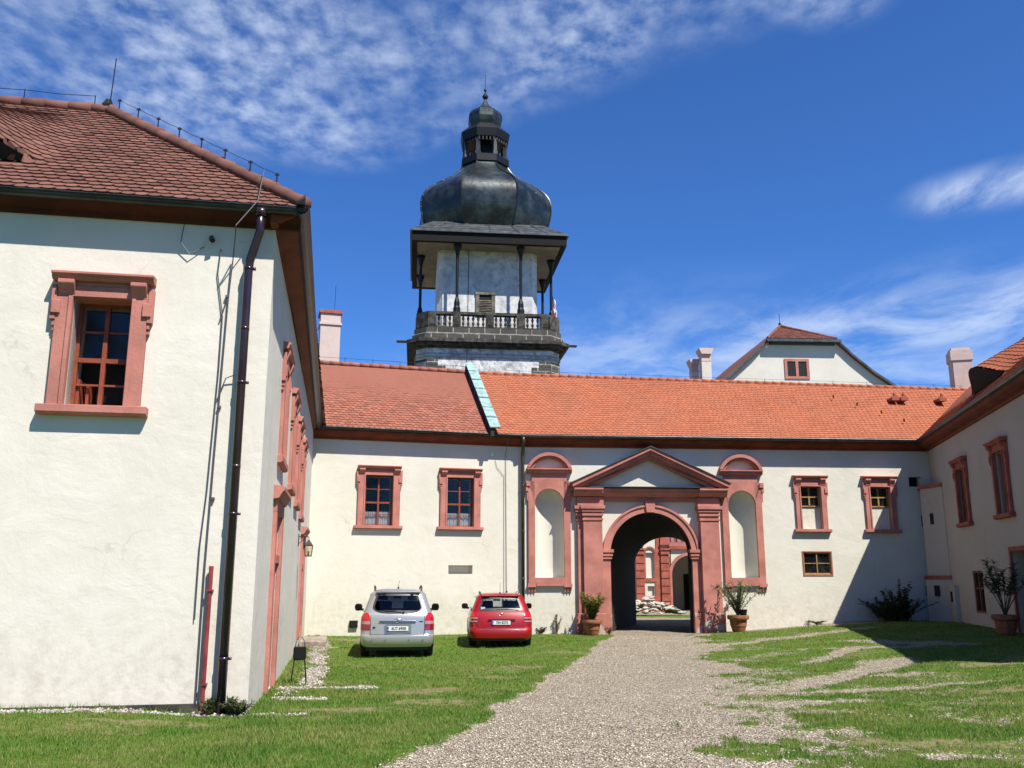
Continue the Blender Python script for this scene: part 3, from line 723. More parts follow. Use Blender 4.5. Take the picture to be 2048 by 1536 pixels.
def stonemat(name, a, b):
    m, T, bs, out = new_mat(name); at = T.node('ShaderNodeAttribute'); at.attribute_name = 'col'
    T.l.new(T.ramp(at.outputs['Fac'], [(0, a), (0.6, tuple((p + q) / 2 for p, q in zip(a, b))), (1, b)]), bs.inputs['Base Color']); bs.inputs['Roughness'].default_value = 0.9
stonemat('gravel_stone', (0.25, 0.21, 0.16), (0.68, 0.61, 0.49)); stonemat('pebble_stone', (0.20, 0.17, 0.15), (0.50, 0.455, 0.41))
pebbles('gravel', 95000, (-2.2, 9, 8, 31), 0.005, 0.0145, 0.30, 'g', 'gravel_stone', 'loose beige gravel stones spread over the drive to the gate', 'gravel', 3)
pebbles('pebble_strip', 42000, (-7.5, -2.0, 10.8, 29), 0.012, 0.032, 0.32, 'p', 'pebble_stone', 'pale pebbles in a strip at the foot of the left wing', 'pebbles', 4)

# ------------------------------------------------------------------ left wing
def left_wing():
    root = empty('left_wing', (A3[0], A3[1], 0), LFa, 'cream plastered wing with dark red hipped tile roof at the left of the courtyard', 'building')
    # front wall lies on y=0 for x in -9..0, side wall on x=0 for y in 0..LL
    LL = math.hypot(C3[0] - A3[0], C3[1] - A3[1]); ZT = 6.66
    w = MB(); wx = -2.13
    wall(w, -9, 0, -0.4, ZT, [(wx - .365, wx + .365, 4.07, 5.52, .7)])
    w.build('wall', 'plaster_wing', root)
    s = MB(); wins = [3.42, 6.4, 8.95, 11.4]; zw = [3.86, 3.70, 3.58, 3.46]
    holes = [(c - .42, c + .42, z, z + 1.55, .4) for c, z in zip(wins, zw)] + [(2.62, 3.98, 0.15, 3.0, .35), (12.85, 14.35, 0.3, 2.9, .35)]
    wall(s, 0, LL + 0.6, -0.4, ZT, holes); s.build('side_wall', 'plaster_wing', root, (0, 0, 0), math.pi / 2)
    b = MB(); b.box(-9, -0.5, 8.2, 8.3, -0.4, ZT); b.box(-7.65, -7.6, 8.3, LL, -0.4, ZT); b.box(-9, -0.8, 0.75, 8.1, 3.2, 3.25); b.box(-9, .02, .02, 8.1, ZT + .01, ZT + .06); b.box(-0.62, -0.60, 0.8, LL, -.3, ZT)
    b.build('inner_wall', 'dim_interior', root)
    window(root, (wx, 0, 4.07), 0, 0.73, 1.44, cw=1.26, j=0.20, open_leaf=True, pr=0.09, dp=.24, nk=.72, label='open window with red timber sash and dark room behind')
    for c, z in zip(wins, zw): window(root, (0, c, z), math.pi / 2, 0.84, 1.55, j=0.22, pr=0.10, ky=.6)
    # side doors
    for c, hw, z0, h in ((3.3, .68, 0.15, 2.78), (13.6, .75, 0.36, 2.50)):
        d = MB(); d.box(-hw - .22, -hw, -.09, .02, 0, h); d.box(hw, hw + .22, -.09, .02, 0, h); d.box(-hw - .22, hw + .22, -.09, .02, h, h + .2)
        d.box(-hw, hw, -.05, .1, h * .72, h * .72 + .14); d.box(-hw, -hw + .012, .021, .5, 0, h); d.box(hw - .012, hw, .021, .5, 0, h); d.box(-hw, hw, .021, .5, h - .012, h)
        fr = d.build('door', 'salmon', root, (0, c, z0), math.pi / 2, bevel=.006); fr.scale = (1, .7, 1)
        k = MB(); k.prism([(0.02, h - .02), (-.12, h), (-.2, h + .1), (-.24, h + .12), (-.24, h + .18), (.02, h + .2)], -hw - .3, hw + .3, 'x'); k.build('cornice', 'salmon', fr, (0, 0, .21))
        k = MB(); k.box(-hw, hw, .06, .2, 0, h * .72); 
        for i in range(5): k.box(-hw + .05 + i * (2 * hw - .1) / 5, -hw + .05 + (i + 1) * (2 * hw - .1) / 5 - .02, .045, .06, .05, h * .72 - .05)
        k.build('door_leaf', 'salmon', fr)
        k = MB(); k.box(-hw, hw, .07, .09, h * .72 + .14, h); k.build('transom_pane', 'plaster_wing' if c < 5 else 'window_glass', fr)
    # eaves moulding, gutters
    OE = 0.28; ZG = 6.84
    prof = [(0.02, ZT - .02), (-.05, ZT - .02), (-.07, ZT + .04), (-.16, ZT + .07), (-.22, ZT + .10), (-.28, ZT + .13), (-.28, ZT + .17), (0.02, ZT + .17)]
    e = MB(); e.prism(prof, -9, 0.34, 'x'); e.build('eaves_board', 'eave_shaded', root)
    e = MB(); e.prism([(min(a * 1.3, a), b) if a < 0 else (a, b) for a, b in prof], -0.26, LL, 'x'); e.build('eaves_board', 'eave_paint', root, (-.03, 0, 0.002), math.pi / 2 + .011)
    g = MB(); gutter(g, -9, 0.42, -OE - .01, ZG); g.build('gutter', 'gutter_dark', root)
    g = MB(); gutter(g, -0.38, LL - .25, -.36, ZG + .004, .10); g.build('gutter', 'gutter_dark', root, (0, 0, 0), math.pi / 2 + .011)
    # fan grille of the gutter corner
    g = MB()
    for i in range(9):
        t = R(100 + i * 12); g.box(.30 + .013 * i, .306 + .013 * i, -.46, -.34, ZG + .02, ZG + .07 + .012 * i)
    g.build('corner_grille', 'gutter_dark', root)
    # roof: front slope with a hip on the right, and the slope above the side wall
    p = 0.836; th = math.atan(p); hd = 3.62; ZE = 6.87; ph = hd / math.cos(th)
    m = MB()
    er = .38; lm = (-3.3, 0.72)
    def lift(x, t):
        q = (x - (-4.9)) / 1.75; v = t * math.cos(th) - .95
        if abs(q) > 1 or v < 0: return 0
        return 0.92 * (0.5 + 0.5 * math.cos(math.pi * q)) * max(0, 1 - v / 2.3)
    tiles(m, (0, -OE - .03, ZE), (1, 0, 0), (0, math.cos(th), math.sin(th)), (0, -math.sin(th), math.cos(th)), ph,
          lambda t: -8.8, lambda t: er - t * math.cos(th), 21, lift=lift, ex=.155, tw=.165, skip=lambda x, t: abs(x + 4.9) < 1.35 and t < .95 / math.cos(th) < t + .20)
    m.add([(-8.8, -OE, ZE), (er, -OE, ZE), (er - hd, -OE + hd, ZE + hd * p), (-8.8, -OE + hd, ZE + hd * p)], [(0, 1, 2, 3)], .1)
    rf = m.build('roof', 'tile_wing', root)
    m = MB()
    tiles(m, (.40, 0, ZE), (0, 1, 0), (-math.cos(th), 0, math.sin(th)), (math.sin(th), 0, math.cos(th)), ph,
          lambda t: -OE + t * math.cos(th), lambda t: LL + 1.5, 22, ex=0.2, tw=.2)
    m.add([(.38, -OE, ZE), (.30, LL + 1, ZE), (OE - hd, LL + 1, ZE + hd * p), (OE - hd, -OE + hd, ZE + hd * p)], [(0, 1, 2, 3)], .1)
    m.add([(OE - hd, -OE + hd, ZE + hd * p), (OE - hd, LL + 4, ZE + hd * p), (OE - 2 * hd, LL + 4, ZE), (OE - 2 * hd, -OE + hd * 2, ZE)], [(0, 1, 2, 3)], .2)
    m.add([(-8.8, -OE + hd, ZE + hd * p), (OE - hd, -OE + hd, ZE + hd * p), (OE - 2 * hd, -OE + 2 * hd, ZE), (-8.8, -OE + 2 * hd, ZE)], [(0, 1, 2, 3)], .2)
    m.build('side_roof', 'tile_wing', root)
    # dark sheet for the shade inside the eyebrow dormer
    d = MB(); n = 24; yy = 0.95 - OE - .03
    pts = [(-4.9 + 1.72 * q, 0.88 * (0.5 + 0.5 * math.cos(math.pi * q))) for q in [i / n * 2 - 1 for i in range(n + 1)]]
    v = []
    for x, h in pts:
        zb = ZE + .95 * p; v += [(x, yy - .0, zb + .01), (x, yy - .0 - h * math.sin(th) * .95, zb + .01 + h * math.cos(th) * .97)]
    d.add(v, [(2 * i, 2 * i + 2, 2 * i + 3, 2 * i + 1) for i in range(n)]); d.build('dormer_opening', 'interior_shade', root)
    r = MB(); ridge_caps(r, (er + .02, -OE, ZE + .06), (er - hd, -OE + hd, ZE + hd * p + .05), seed=4); ridge_caps(r, (er - hd + .1, -OE + hd, ZE + hd * p + .05), (-8.8, -OE + hd, ZE + hd * p + .05), seed=5)
    r.build('ridge_tiles', 'tile_wing', root, smooth=True)
    rnd = random.Random(3)
    for i in range(16):
        mo = MB()
        t = .03 + i * .025 + (0.01 if i % 2 else 0); P = Vector((er - hd * t, -OE + hd * t, ZE + hd * t * p + .12)); s_ = rnd.uniform(.03, .05)
        mo.tube([P + Vector((-s_, 0, -.03)), P + Vector((s_ * .4, 0, .0)), P + Vector((s_, 0, -.035))], s_ * .8, 6)
        mo.build('mortar_dab', 'mortar', root, smooth=True)
    # lightning conductor along ridge and hip, and down the front
    c = MB(); pk = Vector((er - hd, -OE + hd, ZE + hd * p + .12)); ev = Vector((er, -OE, ZE + .1)); prev = None
    for i in range(8):
        q = pk.lerp(ev, .06 + i * .118); c.tube([q, q + Vector((0, 0, .24))], .011, 5); c.box(q.x - .03, q.x + .03, q.y - .01, q.y + .01, q.z + .2, q.z + .225)
        if prev is not None: c.tube([prev, (prev + q + Vector((0, 0, .22))) / 2 - Vector((0, 0, .012)), q + Vector((0, 0, .22))], .004, 4)
        prev = q + Vector((0, 0, .22))
    prev = None
    for i in range(5):
        q = pk + Vector((-.25 - i * 1.15, 0, 0)); c.tube([q, q + Vector((0, 0, .2))], .009, 5)
        if prev is not None: c.tube([prev, (prev + q + Vector((0, 0, .19))) / 2 - Vector((0, 0, .02)), q + Vector((0, 0, .19))], .006, 4)
        prev = q + Vector((0, 0, .19))
    c.tube([pk + Vector((0, 0, -.08)), pk + Vector((-.04, 0, .02)), pk + Vector((-.02, 0, .14))], [.10, .11, .05], 7); c.tube([pk, pk + Vector((0.03, 0, .95))], .010, 5)
    c.build('lightning_rod', 'iron', root)
    k = MB(); q = ev.lerp(pk, .17)
    k.tube([q + Vector((0, 0, .2)), (q.x + .02, -OE - .12, ZG + .05), (-.47, -.45, 6.5), (-.53, -.06, 6.2), (-.56, -.035, 5.6), (-.60, -.035, 3.4), (-.62, -.035, 2.0), (-.62, -.03, .3)], .009, 5)
    k.tube([(-.70, -.03, 6.3), (-.72, -.03, 5.95), (-.62, -.03, 5.35), (-.62, -.03, 4.6), (-.66, -.03, 3.0), (-.70, -.03, 2.3), (-.70, -.03, 1.4)], .008, 5)
    k.tube([(-.57, -.035, 5.62), (-.65, -.03, 5.3)], .010, 5); k.tube([(-.40, -.07, 4.55), (-.52, -.05, 4.5), (-.62, -.03, 4.2)], .008, 5)
    for z in (5.62, 4.1, 2.9): k.box(-.60, -.56, -.05, 0, z, z + .03)
    k.tube([(-1.2, -.04, 6.62), (-1.22, -.08, 6.35), (-1.1, -.06, 6.2), (-.92, -.03, 6.32)], .007, 5)
    k.build('lightning_cable', 'wire', root)
    # red conduit and dark downpipe
    k = MB(); k.tube([(-.535, -.075, .22), (-.535, -.075, 2.02)], .028, 10); k.tube([(-.535, -.075, 2.02), (-.535, -.075, 2.06)], .03, 10)
    for z in (.62, 1.75): k.box(-.575, -.495, -.115, 0, z, z + .022)
    k.build('conduit', 'pipe_red', root, smooth=False)
    k = MB(); k.tube([(-.175, -OE - .02, ZG - .06), (-.175, -OE + .0, ZG - .34), (-.30, -.13, ZG - .72), (-.31, -.12, ZG - .86), (-.31, -.12, .22)], .058, 14)
    k.tube([(-.175, -OE - .01, ZG - .02), (-.175, -OE, ZG - .12)], .085, 12)
    for z in (6.0, 4.42, 2.70, .92): k.tube([(-.31, -.12, z), (-.31, -.12, z + .035)], .066, 14); k.box(-.33, -.29, -.06, 0, z, z + .03); k.box(-.25, -.215, -.15, -.09, z, z + .03)
    for z in (5.15, 3.3): k.tube([(-.31, -.12, z), (-.31, -.12, z + .05)], .061, 14)
    k.build('downpipe', 'pipe_brown', root, smooth=True)
    k = MB(); k.box(-9, -.02, -.055, -.0, -.2, .40); k.build('damp_course', 'dark_stone', root)
    k = MB(); k.box(-.86, -.80, -.06, 0, 6.42, 6.47); k.tube([(-.83, -.05, 6.45), (-.80, -.14, 6.38)], .035, 8); k.build('floodlight', 'iron', root)
    k = MB(); k.box(-8.9, -3.9, .2, .6, 0, .1)
    return root
left_wing()

# ------------------------------------------------------------------ old range (left of the gate)
def cornice_run(mb, x0, x1, zt, o=0.43):
    mb.prism([(0.02, zt - .02), (-.06, zt - .02), (-.08, zt + .05), (-.2, zt + .09), (-o * .7, zt + .15), (-o * .85, zt + .24), (0.02, zt + .24)], x0, x1, 'x')

def old_range():
    root = empty('residential_range', (C3[0], C3[1], 0), BLa, 'low cream range with weathered red tiles behind the two parked cars', 'building')
    L = math.hypot(D3[0] - C3[0], D3[1] - C3[1]); ZT = 6.52
    w = MB(); cs = (2.25, 5.06)
    wall(w, -1.5, L, -0.4, ZT, [(c - .47, c + .47, 3.65, 5.33, .8) for c in cs] + [(4.68, 5.52, 2.07, 2.36, .30)])
    w.build('wall', 'plaster_range', root)
    k = MB(); k.box(4.66, 5.54, .29, .32, 2.05, 2.38); k.build('slot_back', 'plaster_range', root)
    window(root, (cs[0], 0, 3.65), 0, .94, 1.68, cw=1.46, j=.24, curtain=True, label='eared window with white half curtain, above the silver car')
    window(root, (cs[1], 0, 3.65), 0, .94, 1.68, cw=1.50, j=.24, curtain=True, label='eared window with white half curtain, nearer the downpipe')
    e = MB(); cornice_run(e, -.5, L, ZT); e.build('eaves_board', 'eave_paint', root)
    g = MB(); gutter(g, -.4, L + .05, -.44, 6.85); g.build('gutter', 'gutter_dark', root)
    # roof up to the copper-capped firewall
    ZE = 6.86; e0 = Vector((-1.0, -.50, ZE)); e1 = Vector((5.97, -.50, ZE)); th = math.atan(.80); rl = 4.25 / math.cos(th)
    m = MB(); g_ = Vector((0, math.cos(th), math.sin(th)))
    tiles(m, (0, -.45, ZE), (1, 0, 0), g_, (0, -math.sin(th), math.cos(th)), 3.72 / math.cos(th), lambda t: -1.2, lambda t: 5.97, 31, ex=.165, tw=.18, jit=.014)
    yr = -.52 + 3.72; zr = ZE + 3.72 * .8
    m.add([(-1.2, -.43, ZE), (6.0, -.43, ZE), (6.0, yr, zr), (-1.2, yr, zr)], [(0, 1, 2, 3)], .1)
    m.add([(-1.2, yr, zr), (6.0, yr, zr), (6.0, yr + 3.8, ZE - .1), (-1.2, yr + 3.8, ZE - .1)], [(0, 1, 2, 3)], .4)
    m.build('roof', 'tile_range', root)
    b = MB(); b.box(-1.5, L, -.38, .02, 6.765, 6.80); b.box(-1.5, L, .02, 6.3, 6.53, 6.6); b.box(-1.5, 6, 6.3, 6.4, -.3, ZE); b.box(-1.5, L, 1.0, 1.02, -.3, ZT); b.build('inner_wall', 'dim_interior', root)
    r = MB(); ridge_caps(r, (-1.2, yr, zr + .03), (5.95, yr, zr + .03), seed=8, r=.10); r.build('ridge_tiles', 'tile_range', root, smooth=True)
    c = MB()
    for i in range(6): c.tube([(.2 + i * 1.05, yr, zr), (.2 + i * 1.05, yr, zr + .30)], .008, 4)
    c.tube([(-.6, yr, zr + .26), (5.9, yr, zr + .26)], .006, 4); c.build('lightning_cable', 'iron', root)
    # firewall with patinated copper cap
    fw = MB(); fw.prism([(-.62, ZE - .1), (-.62, ZE + .18), (yr, zr + .38), (yr + .25, zr + .3), (yr + .25, ZE)], 5.98, 6.10, 'x'); fw.build('firewall', 'dark_stone', root)
    fc = MB(); p0 = Vector((0, -.66, ZE + .17)); p1 = Vector((0, yr + .05, zr + .40)); n = 7
    for i in range(n):
        a = p0.lerp(p1, i / n); b_ = p0.lerp(p1, (i + 1) / n + .004); up = Vector((0, -math.sin(th), math.cos(th))) * (.02 + .006 * (i % 2))
        v = [(5.95, *(a[1:])), (6.33, *(a[1:])), (6.33, *(b_[1:])), (5.95, *(b_[1:]))]; v2 = [(x, y + up.y, z + up.z) for x, y, z in v]
        fc.add(v + v2, [(3, 2, 1, 0), (4, 5, 6, 7), (0, 1, 5, 4), (1, 2, 6, 5), (2, 3, 7, 6), (3, 0, 4, 7)])
        q = a + up * 1.5; fc.box(5.95, 6.33, q.y - .012, q.y + .012, q.z, q.z + .03)
    fc.build('firewall_cap', 'copper_patina', root)
    # lightning cable and conduit by the downpipe
    k = MB(); k.tube([(6.68, -.5, 6.85), (6.68, -.04, 6.2), (6.70, -.03, 4.0), (6.72, -.03, 1.3)], .009, 5); k.tube([(6.30, -.03, 6.0), (6.36, -.03, 5.75), (6.62, -.03, 5.45), (6.63, -.03, 1.4)], .007, 5)
    k.build('lightning_cable', 'wire', root)
    k = MB(); k.tube([(6.72, -.05, .1), (6.72, -.05, 1.5)], .03, 8); k.tube([(6.60, -.05, .9), (6.60, -.05, 1.42)], .02, 8); k.build('conduit', 'pipe_brown', root)
    k = MB(); k.add([(6.12, -.05, 6.12), (6.24, -.05, 6.12), (6.18, -.1, 6.30), (6.18, -.02, 6.12)], [(0, 1, 2), (1, 3, 2), (3, 0, 2)]); k.build('marker', 'curtain', root)
    k = MB(); k.box(1.42, 1.68, -.10, 0, .36, .58); k.box(1.45, 1.65, -.12, -.1, .39, .55); k.build('meter_box', 'iron', root)
    # chimney behind the ridge
    k = MB(); cx = .98; k.box(cx - .42, cx + .42, 7.4, 8.3, 5, 12.75); k.box(cx - .47, cx + .47, 7.35, 8.35, 12.55, 12.66)
    ch = k.build('chimney', 'plaster_chimney', root)
    k = MB(); k.box(cx - .42, cx + .42, 7.4, 8.3, 12.75, 13.06); k.build('chimney_head', 'plaster_chimney', ch); k = MB(); k.box(cx - .48, cx + .48, 7.34, 8.36, 13.06, 13.2); k.build('chimney_cap', 'salmon_dark', ch)
    k = MB(); k.tube([(cx + .15, 7.6, 12.9), (cx + .17, 7.6, 14.4)], .010, 5); k.build('lightning_rod', 'iron', ch)
old_range()

# ------------------------------------------------------------------ gate range
def gate_range():
    root = empty('gate_range', (D3[0], D3[1], 0), BRa, 'gate building with bright orange tile roof and salmon stone portal', 'building')
    L = math.hypot(E3[0] - D3[0], E3[1] - D3[1]); ZT = 6.52
    gx, gr, gs = 4.65, 1.45, 2.75           # arch centre, radius, springing
    nx = ((1.07, .51), (8.0, .50)); wc = (10.57, 13.17)
    holes = [(gx - gr, gx + gr, -.4, gs + gr, .45)] + [(c - r, c + r, 1.95, 4.5 + r, .02) for c, r in nx]
    holes += [(c - .375, c + .375, 3.65, 5.17, .5) for c in wc] + [(10.17, 11.17, 2.06, 2.83, .3), (14.33, 14.80, 5.2, 5.56, .4)]
    w = MB(); wall(w, 0, L + .5, -.4, ZT, holes)
    def spandrel(cx, r, zs, d):
        for s in (-1, 1):
            a = arc(cx, zs, r, math.pi / 2, math.pi / 2 + s * math.pi / 2, 14)
            poly = a + [(cx + (-s) * r, zs + r)]
            n = len(poly); w.add([(x, 0, z) for x, z in poly], [tuple(range(n)) if s > 0 else tuple(range(n - 1, -1, -1))])
    spandrel(gx, gr, gs, .45)
    for c, r in nx: spandrel(c, r, 4.5, .02)
    w.build('wall', 'plaster_gate', root)
    # vaulted passage, slanting to the right
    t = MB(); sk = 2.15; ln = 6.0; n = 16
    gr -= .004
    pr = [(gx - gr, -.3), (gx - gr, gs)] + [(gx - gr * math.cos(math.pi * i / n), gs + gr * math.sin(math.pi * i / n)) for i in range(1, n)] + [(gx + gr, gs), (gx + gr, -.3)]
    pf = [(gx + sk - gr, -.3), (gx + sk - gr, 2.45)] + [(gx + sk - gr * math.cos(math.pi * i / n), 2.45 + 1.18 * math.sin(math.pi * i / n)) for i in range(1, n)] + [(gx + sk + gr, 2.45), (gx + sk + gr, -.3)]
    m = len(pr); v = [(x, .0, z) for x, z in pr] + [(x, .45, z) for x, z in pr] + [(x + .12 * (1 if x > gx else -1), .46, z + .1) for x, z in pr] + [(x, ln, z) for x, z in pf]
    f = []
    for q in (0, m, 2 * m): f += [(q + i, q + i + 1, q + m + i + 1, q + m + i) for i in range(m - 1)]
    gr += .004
    t.add(v, f); t.build('passage_vault', 'interior_shade', root)  # darkness of the passage is put into the vault colour
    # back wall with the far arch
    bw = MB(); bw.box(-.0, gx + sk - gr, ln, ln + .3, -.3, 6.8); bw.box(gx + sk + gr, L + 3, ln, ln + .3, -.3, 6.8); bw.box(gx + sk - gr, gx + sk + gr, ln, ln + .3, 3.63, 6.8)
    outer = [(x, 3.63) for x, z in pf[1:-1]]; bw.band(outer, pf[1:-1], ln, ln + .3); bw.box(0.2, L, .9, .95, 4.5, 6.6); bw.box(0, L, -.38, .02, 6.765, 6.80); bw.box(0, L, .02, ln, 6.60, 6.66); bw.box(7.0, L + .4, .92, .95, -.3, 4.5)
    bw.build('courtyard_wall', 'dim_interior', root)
    k = MB(); k.box(gx + sk - gr - .0, gx + sk - gr + .08, ln + .3, ln + 1.5, .12, 2.5); k.build('gate_leaf', 'interior_shade', root)
    # niches
    for c, r in nx:
        nb = MB(); nn = 14; zb, zs = 1.95, 4.5; rows = []
        hgt = [zb + (zs - zb) * i / 6 for i in range(7)]
        v = []; f = []
        for i in range(nn + 1):
            a = math.pi * i / nn; 
            for z in hgt: v.append((c - r * math.cos(a), .0 + r * .85 * math.sin(a), z))
        H = len(hgt)
        for i in range(nn):
            for j in range(H - 1): f.append((i * H + j, (i + 1) * H + j, (i + 1) * H + j + 1, i * H + j + 1))
        nb.add(v, f); v = []; f = []; M = 8
        for i in range(nn + 1):
            a = math.pi * i / nn
            for j in range(M + 1):
                b = math.pi / 2 * j / M; v.append((c - r * math.cos(a) * math.cos(b), r * .85 * math.sin(a) * math.cos(b), zs + r * math.sin(b)))
        for i in range(nn):
            for j in range(M): f.append((i * (M + 1) + j, (i + 1) * (M + 1) + j, (i + 1) * (M + 1) + j + 1, i * (M + 1) + j + 1))
        nb.add(v, f); nb.add([(c - r * math.cos(math.pi * i / nn), r * .85 * math.sin(math.pi * i / nn), zb) for i in range(nn + 1)], [tuple(range(nn + 1))])
        ni = nb.build('niche', 'plaster_gate', root, smooth=True)
        s = MB(); y0 = -.10; e = r + .235
        s.box(c - e, c - r, y0, .02, 1.75, 4.5); s.box(c + r, c + e, y0, .02, 1.75, 4.5); s.box(c - r, c + r, y0, .02, 1.75, 1.95)
        ar = arc(c, 4.5, r, 0, math.pi, 20); top = [(max(c - e, min(c + e, c + (x - c) * 1.48)), 5.28) for x, z in ar]
        s.band(top, ar, y0, .02)
        s.box(c - e, c - r * 1.0, y0, .02, 4.5, 5.28); s.box(c + r, c + e, y0, .02, 4.5, 5.28)
        for q in (-1, 1):
            a, b = sorted((c + q * (e - .002), c + q * (e + .09))); s.box(a, b, y0 - .02, .02, 4.92, 5.28)
            a, b = sorted((c + q * (e - .07), c + q * (e + .07))); s.box(a, b, y0 - .05, y0 + .002, 5.10, 5.25)
            a, b = sorted((c + q * (e - .002), c + q * (e + .05))); s.box(a, b, y0 + .01, .02, 4.60, 4.91)
            a, b = sorted((c + q * (e + .03), c + q * (e - .26))); s.box(a, b, y0 - .03, .02, 1.62, 1.748)
            for i in range(3):
                xx = c + q * (e - .02 - i * .10); s.box(xx - .03, xx + .03, y0 + .02, .02, 1.52, 1.618); s.prism([(xx - .03, 1.518), (xx + .03, 1.518), (xx, 1.42)], y0 + .03, .0)
        s.box(c - e + .27, c + e - .27, y0 - .03, .02, 1.66, 1.748); s.box(c - e + .12, c + e - .12, y0 + .01, .02, 5.282, 5.55)
        s.build('niche_surround', 'salmon', ni, bevel=.006)
        s = MB(); W = e + .06
        s.prism([(.02, 5.552), (-.13, 5.552), (-.20, 5.62), (-.20, 5.66), (-.25, 5.68), (-.25, 5.72), (.02, 5.74)], c - W, c + W, 'x')
        hh = .55; rr = (W * W + hh * hh) / (2 * hh); a0 = math.asin(W / rr)
        o1 = [(c + rr * math.sin(-a0 + 2 * a0 * i / 20), 5.74 + hh - rr + rr * math.cos(-a0 + 2 * a0 * i / 20)) for i in range(21)]
        i1 = [(c + (x - c) * .84, 5.742 + (z - 5.74) * .78) for x, z in o1]; i2 = [(c + (x - c) * .70, 5.742 + (z - 5.74) * .60) for x, z in o1]
        s.band(o1, i1, -.24, .02); s.band(i1, i2, -.15, .02); s.build('segmental_pediment', 'salmon', ni, bevel=.005)
    # portal
    por = None
    for q in (1, -1):
        p = MB()
        def bx(a, b, y0, z0, z1): a, b = sorted((gx + q * a, gx + q * b)); p.box(a, b, y0, .02, z0, z1)
        bx(1.75, 2.42, -.30, .75, 3.90)
        if q < 0: bx(2.42, 2.60, -.16, .75, 3.90)
        bx(gr, 1.75, -.12, .75, gs - .02)
        for (o, z0, z1) in ((.03, 3.90, 3.98), (.0, 3.98, 4.06), (.04, 4.06, 4.14), (.0, 4.14, 4.2), (.06, 4.20, 4.30), (.10, 4.30, 4.42)):
            bx(1.75 - o, 2.42 + o, -.30 - o, z0, z1)
            if q < 0: bx(2.42 + o, 2.62 + o, -.16 - o, z0, z1)
        bx(1.68, 2.62 if q < 0 else 2.48, -.26, 4.422, 4.72)
        if por is None:
            e = MB(); e.box(gx - 1.68, gx + 1.68, -.10, .02, 4.58, 4.74); por = e.build('portal', 'salmon', root, label='salmon stone portal with pilasters round the gate arch')
        p.build('pilaster', 'salmon', por, bevel=.008)
    for q in (-1, 1):
        p = MB()
        def bx(a, b, y0, z0, z1): a, b = sorted((gx + q * a, gx + q * b)); p.box(a, b, y0, .03, z0, z1)
        bx(gr - .004, 1.74, -.16, -.3, .748); bx(1.74, 2.48, -.38, -.3, .748)
        if q < 0: bx(2.48, 2.68, -.22, -.3, .748)
        p.build('pedestal', 'salmon_worn', por, bevel=.012)
    p = MB(); p.band(arc(gx, gs, gr + .26, 0, math.pi, 30), arc(gx, gs, gr, 0, math.pi, 30), -.12, .03); p.band(arc(gx, gs, gr + .27, 0, math.pi, 30), arc(gx, gs, gr + .2, 0, math.pi, 30), -.16, -.118)
    p.build('archivolt', 'salmon', por)
    for q in (-1, 1):
        p = MB()
        for o, z0, z1 in ((0, 2.58, 2.68), (.03, 2.68, 2.76), (.0, 2.76, 2.80), (.06, 2.80, 2.91)):
            a, b = sorted((gx + q * (gr - .04 - o), gx + q * (1.74 + .0))); p.box(a, b, -.17 - o, .03, z0, z1)
        p.build('impost', 'salmon', por, bevel=.005)
    p = MB(); p.prism([(gx - .14, 4.2), (gx + .14, 4.2), (gx + .19, 4.62), (gx - .19, 4.62)], -.2, .02); p.build('keystone', 'salmon', por, bevel=.006)
    p = MB()
    prf = [(.02, 4.742), (-.20, 4.742), (-.24, 4.80), (-.34, 4.86), (-.34, 4.93), (-.40, 4.96), (-.40, 5.02), (.02, 5.05)]
    p.prism([(a - .12 if a < 0 else a, b) for a, b in prf], gx - 2.74, gx - 1.72, 'x'); p.prism([(a - .12 if a < 0 else a, b) for a, b in prf], gx + 1.72, gx + 2.74, 'x'); p.prism(prf, gx - 1.72, gx + 1.72, 'x')
    p.build('entablature', 'salmon', por, bevel=.006)
    # raking cornices
    p = MB(); W = 2.80; AP = 6.36
    def rake(o_in, o_out, y0, y1):
        for q in (-1, 1):
            slope = (AP - 5.08) / W
            zt = lambda x, o: 5.08 + o + (W - abs(x)) * slope
            poly = [(gx + q * W, 5.06 + max(0, o_in)), (gx + q * W, zt(W, o_out)), (gx, zt(0, o_out)), (gx, zt(0, o_in)), (gx + q * (W - max(0, -o_in) / slope), 5.06 + max(0, o_in))]
            if q > 0: poly = poly[::-1]
            p.prism(poly, y0, y1)
    rake(-.30, -.14, -.24, .02); rake(-.14, .0, -.40, .02); rake(.0, .12, -.52, .02)
    p.build('pediment', 'salmon', por, bevel=.006)
    p = MB()
    for q in (-1, 1):
        slope = (AP - 5.08) / W; a = [(gx + q * (W + .06), 5.18), (gx, 5.18 + (W + .06) * slope), (gx, 5.215 + (W + .06) * slope), (gx + q * (W + .06), 5.215)]
        if q > 0: a = a[::-1]
        p.prism(a, -.56, .02)
    p.prism([(-.50, 5.052), (.0, 5.10), (.0, 5.13), (-.50, 5.075)], gx - 2.2, gx + 2.2, 'x'); p.build('lead_flashing', 'slate', por)
    # right-hand windows, partly walled up
    window(root, (wc[0], 0, 3.65), 0, .75, 1.52, cw=1.28, j=.20, style='ochre', blind=.80, nk=1.0, label='half walled up eared window left of the shadow')
    window(root, (wc[1], 0, 3.65), 0, .75, 1.52, cw=1.32, j=.20, style='ochre', blind=.80, nk=1.0, label='half walled up eared window crossed by the shadow edge')
    k = MB(); k.box(10.17, 10.21, .04, .12, 2.06, 2.83); k.box(11.13, 11.17, .04, .12, 2.06, 2.83); k.box(10.21, 11.13, .04, .12, 2.06, 2.11); k.box(10.21, 11.13, .04, .12, 2.78, 2.83)
    k.box(10.65, 10.69, .035, .12, 2.11, 2.78); k.box(10.21, 10.65, .05, .11, 2.43, 2.46); k.box(10.69, 11.13, .05, .11, 2.43, 2.46)
